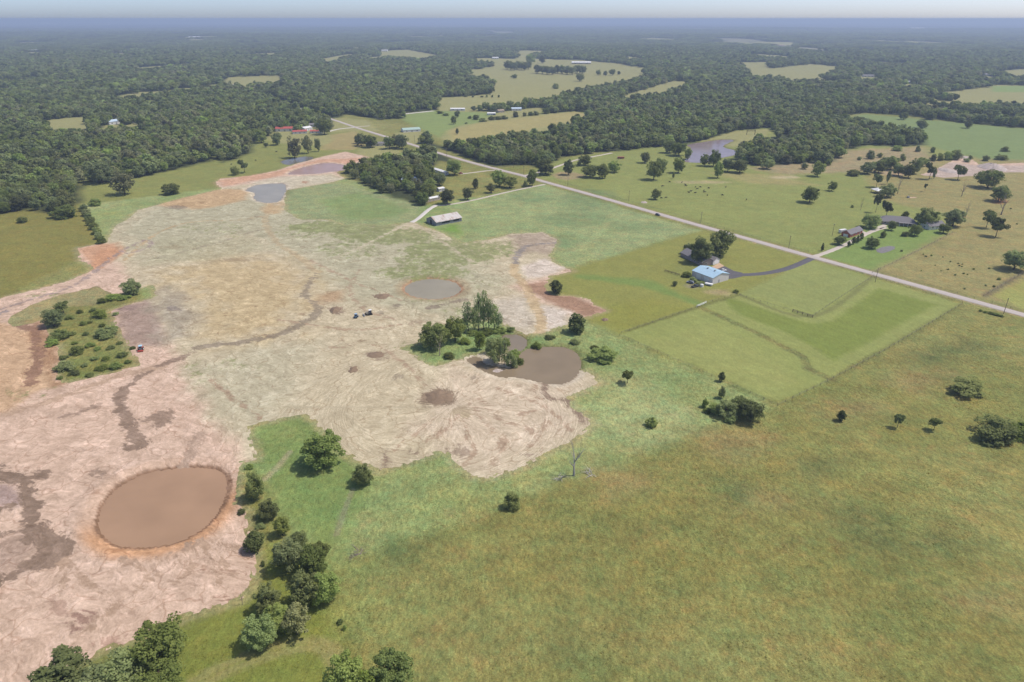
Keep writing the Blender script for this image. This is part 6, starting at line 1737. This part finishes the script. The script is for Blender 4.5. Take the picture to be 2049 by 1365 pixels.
# ------------------------------------------------------------------ cattle: one skinned body, copied
def cow_mesh():
    mb = MB()
    def ell(c, r, n=8, m=6, rot=0.0):
        v = []; f = []
        for i in range(m + 1):
            th = math.pi * i / m
            for k in range(n):
                ph = 2 * math.pi * k / n
                x_, y_, z_ = r[0] * math.cos(th), r[1] * math.sin(th) * math.cos(ph), r[2] * math.sin(th) * math.sin(ph)
                v.append((c[0] + x_ * math.cos(rot) + z_ * math.sin(rot), c[1] + y_, c[2] - x_ * math.sin(rot) + z_ * math.cos(rot)))
        for i in range(m):
            for k in range(n): f.append((i * n + k, i * n + (k + 1) % n, (i + 1) * n + (k + 1) % n, (i + 1) * n + k))
        mb.add(v, f)
    mb.tube([(-1.05, 0, 1.02), (-0.9, 0, 1.02), (-0.4, 0, 0.98), (0.2, 0, 0.95), (0.7, 0, 1.0), (0.98, 0, 1.08), (1.25, 0, 1.12), (1.45, 0, 1.0), (1.72, 0, 0.82), (1.9, 0, 0.66)], [0.1, 0.30, 0.36, 0.40, 0.38, 0.28, 0.19, 0.17, 0.14, 0.08], 10)
    for x_, kx in ((0.62, 0.0), (-0.8, -0.08)):
        for s in (-1, 1):
            mb.tube([(x_, s * 0.2, 0.95), (x_ + kx * 0.2, s * 0.21, 0.52), (x_ + kx, s * 0.21, 0.3), (x_, s * 0.21, 0.0)], [0.17, 0.10, 0.06, 0.07], 6)
    mb.tube([(-1.05, 0, 1.2), (-1.14, 0, 0.9), (-1.12, 0, 0.5)], [0.04, 0.03, 0.05], 5)
    for s in (-1, 1): mb.tube([(1.5, s * 0.12, 1.06), (1.48, s * 0.32, 1.05)], [0.06, 0.03], 5)
    return mb.mesh('cow', smooth=True)
cm = cow_mesh(); cm.materials.append(M['hide'])
CZ = [(130, 580), (205, 537), (330, 540), (370, 577), (400, 645), (470, 588), (486, 606), (520, 590), (555, 624), (560, 640), (605, 600), (590, 673), (465, 648), (745, 672), (780, 588), (165, 698), (120, 702), (990, 718), (420, 632), (365, 565)]
for i, (a, b) in enumerate(CZ):
    vx, vy = G(a / 5.12 + 1300, b / 5.12 + 260 + 0.4)
    o = link('cow', cm); o.location = (vx, vy, 0); o.rotation_euler[2] = (i * 2.1) % 6.28
    tag(o, 'black cow grazing on the green pasture above the road', 'cow', 'cows on the green pasture')
for i, (a, b) in enumerate(((553, 304.5), (463, 330), (512, 322))):
    vx, vy = G(a, b); o = link('cow', cm); o.location = (vx, vy, 0); o.rotation_euler[2] = i * 1.3
    tag(o, 'black cow on the upper left pasture near the small pond', 'cow', 'cows near the small pond')

# ------------------------------------------------------------------ heaps of soil and rubble
def heap(name, label, px, py, wpx, dpx, hgt, mat, seed, cat='dirt pile', group=None):
    x_, y_ = G(px, py)
    w = wpx * depth_at(x_, y_) / FPX / 2
    y2 = G(px, py - dpx / 2)[1]; d = max(y2 - y_, 2.0)
    nr, na = 12, 36
    V = [(0, 0, hgt)]; F = []
    r = np.random.default_rng(seed)
    for i in range(1, nr + 1):
        f = i / nr
        for k in range(na):
            a = 2 * math.pi * k / na
            rr2 = f * (1 + 0.42 * (fbm(np.array([math.cos(a) * 2.2 + seed * 3]), np.array([math.sin(a) * 2.2]), 3, 3)[0] - 0.5) * 2)
            X, Y = w * rr2 * math.cos(a), d * rr2 * math.sin(a)
            n_ = float(fbm(np.array([X / 2.2 + seed * 9]), np.array([Y / 2.2]), 4, 3)[0]) - 0.5
            z = hgt * (1 - f ** 1.6) * (1 + 0.9 * n_) + (0.02 if i < nr else -0.08)
            V.append((X, Y, max(z, -0.08)))  # skirt runs a little under the soil
    for k in range(na): F.append((0, 1 + k, 1 + (k + 1) % na))
    for i in range(nr - 1):
        for k in range(na):
            a, b = 1 + i * na + k, 1 + i * na + (k + 1) % na
            F.append((a, a + na, b + na, b))
    me_ = bpy.data.meshes.new(name); me_.from_pydata(V, [], F)
    me_.polygons.foreach_set('use_smooth', [True] * len(F))
    o = link(name, me_, mat); o.location = (x_, y_, height1(x_, y_) + 0.03)
    tag(o, label, cat, group)
M['topsoil'] = mat_flat('dark_topsoil', tuple(PC(150, 129, 107)), 0.2, 0.5)
M['rubble'] = mat_flat('pale_rubble', (0.46, 0.39, 0.35), 0.3, 0.5)
heap('topsoil_heap', 'broad dark topsoil heap at the centre of the pale clay fan', 878, 795, 56, 26, 1.3, M['topsoil'], 1)
heap('topsoil_heap', 'small dark topsoil heap left of the blue loader', 670, 621, 24, 14, 1.3, M['topsoil'], 2)
heap('topsoil_heap', 'flat dark soil heap above the blue loader, left of round pond', 765, 593, 28, 10, 0.8, M['topsoil'], 3)
heap('topsoil_heap', 'dark soil streak heap left of the pond island clump', 752, 710, 34, 12, 0.6, M['topsoil'], 4)
heap('topsoil_heap', 'little dark soil mound on the pale clay above the topsoil heap', 707, 740, 16, 14, 0.8, M['topsoil'], 5)
heap('topsoil_heap', 'little brown soil mound on the neighbour\'s mown lawn', 1211, 640, 14, 6, 0.8, M['topsoil'], 6)
heap('rubble_heap', 'largest pale rubble heap on the right pasture', 1985, 336, 44, 12, 4.5, M['rubble'], 7, 'rubble heap')
heap('rubble_heap', 'low reddish rubble heap left of the largest rubble heap', 1895, 342, 34, 9, 2.2, M['rubble'], 8, 'rubble heap')
heap('rubble_heap', 'small pale rubble heap beyond the dark shrubs', 1929, 316, 22, 7, 2.0, M['rubble'], 9, 'rubble heap')
heap('rubble_heap', 'grey rubble patch on the pasture above the road by a scrubby tree', 1289, 405, 13, 4, 0.7, M['rubble'], 10, 'rubble heap')
heap('rubble_heap', 'pale earth bank standing out of the joined pond', 997, 739, 36, 14, 1.0, M['rubble'], 11, 'earth bank')
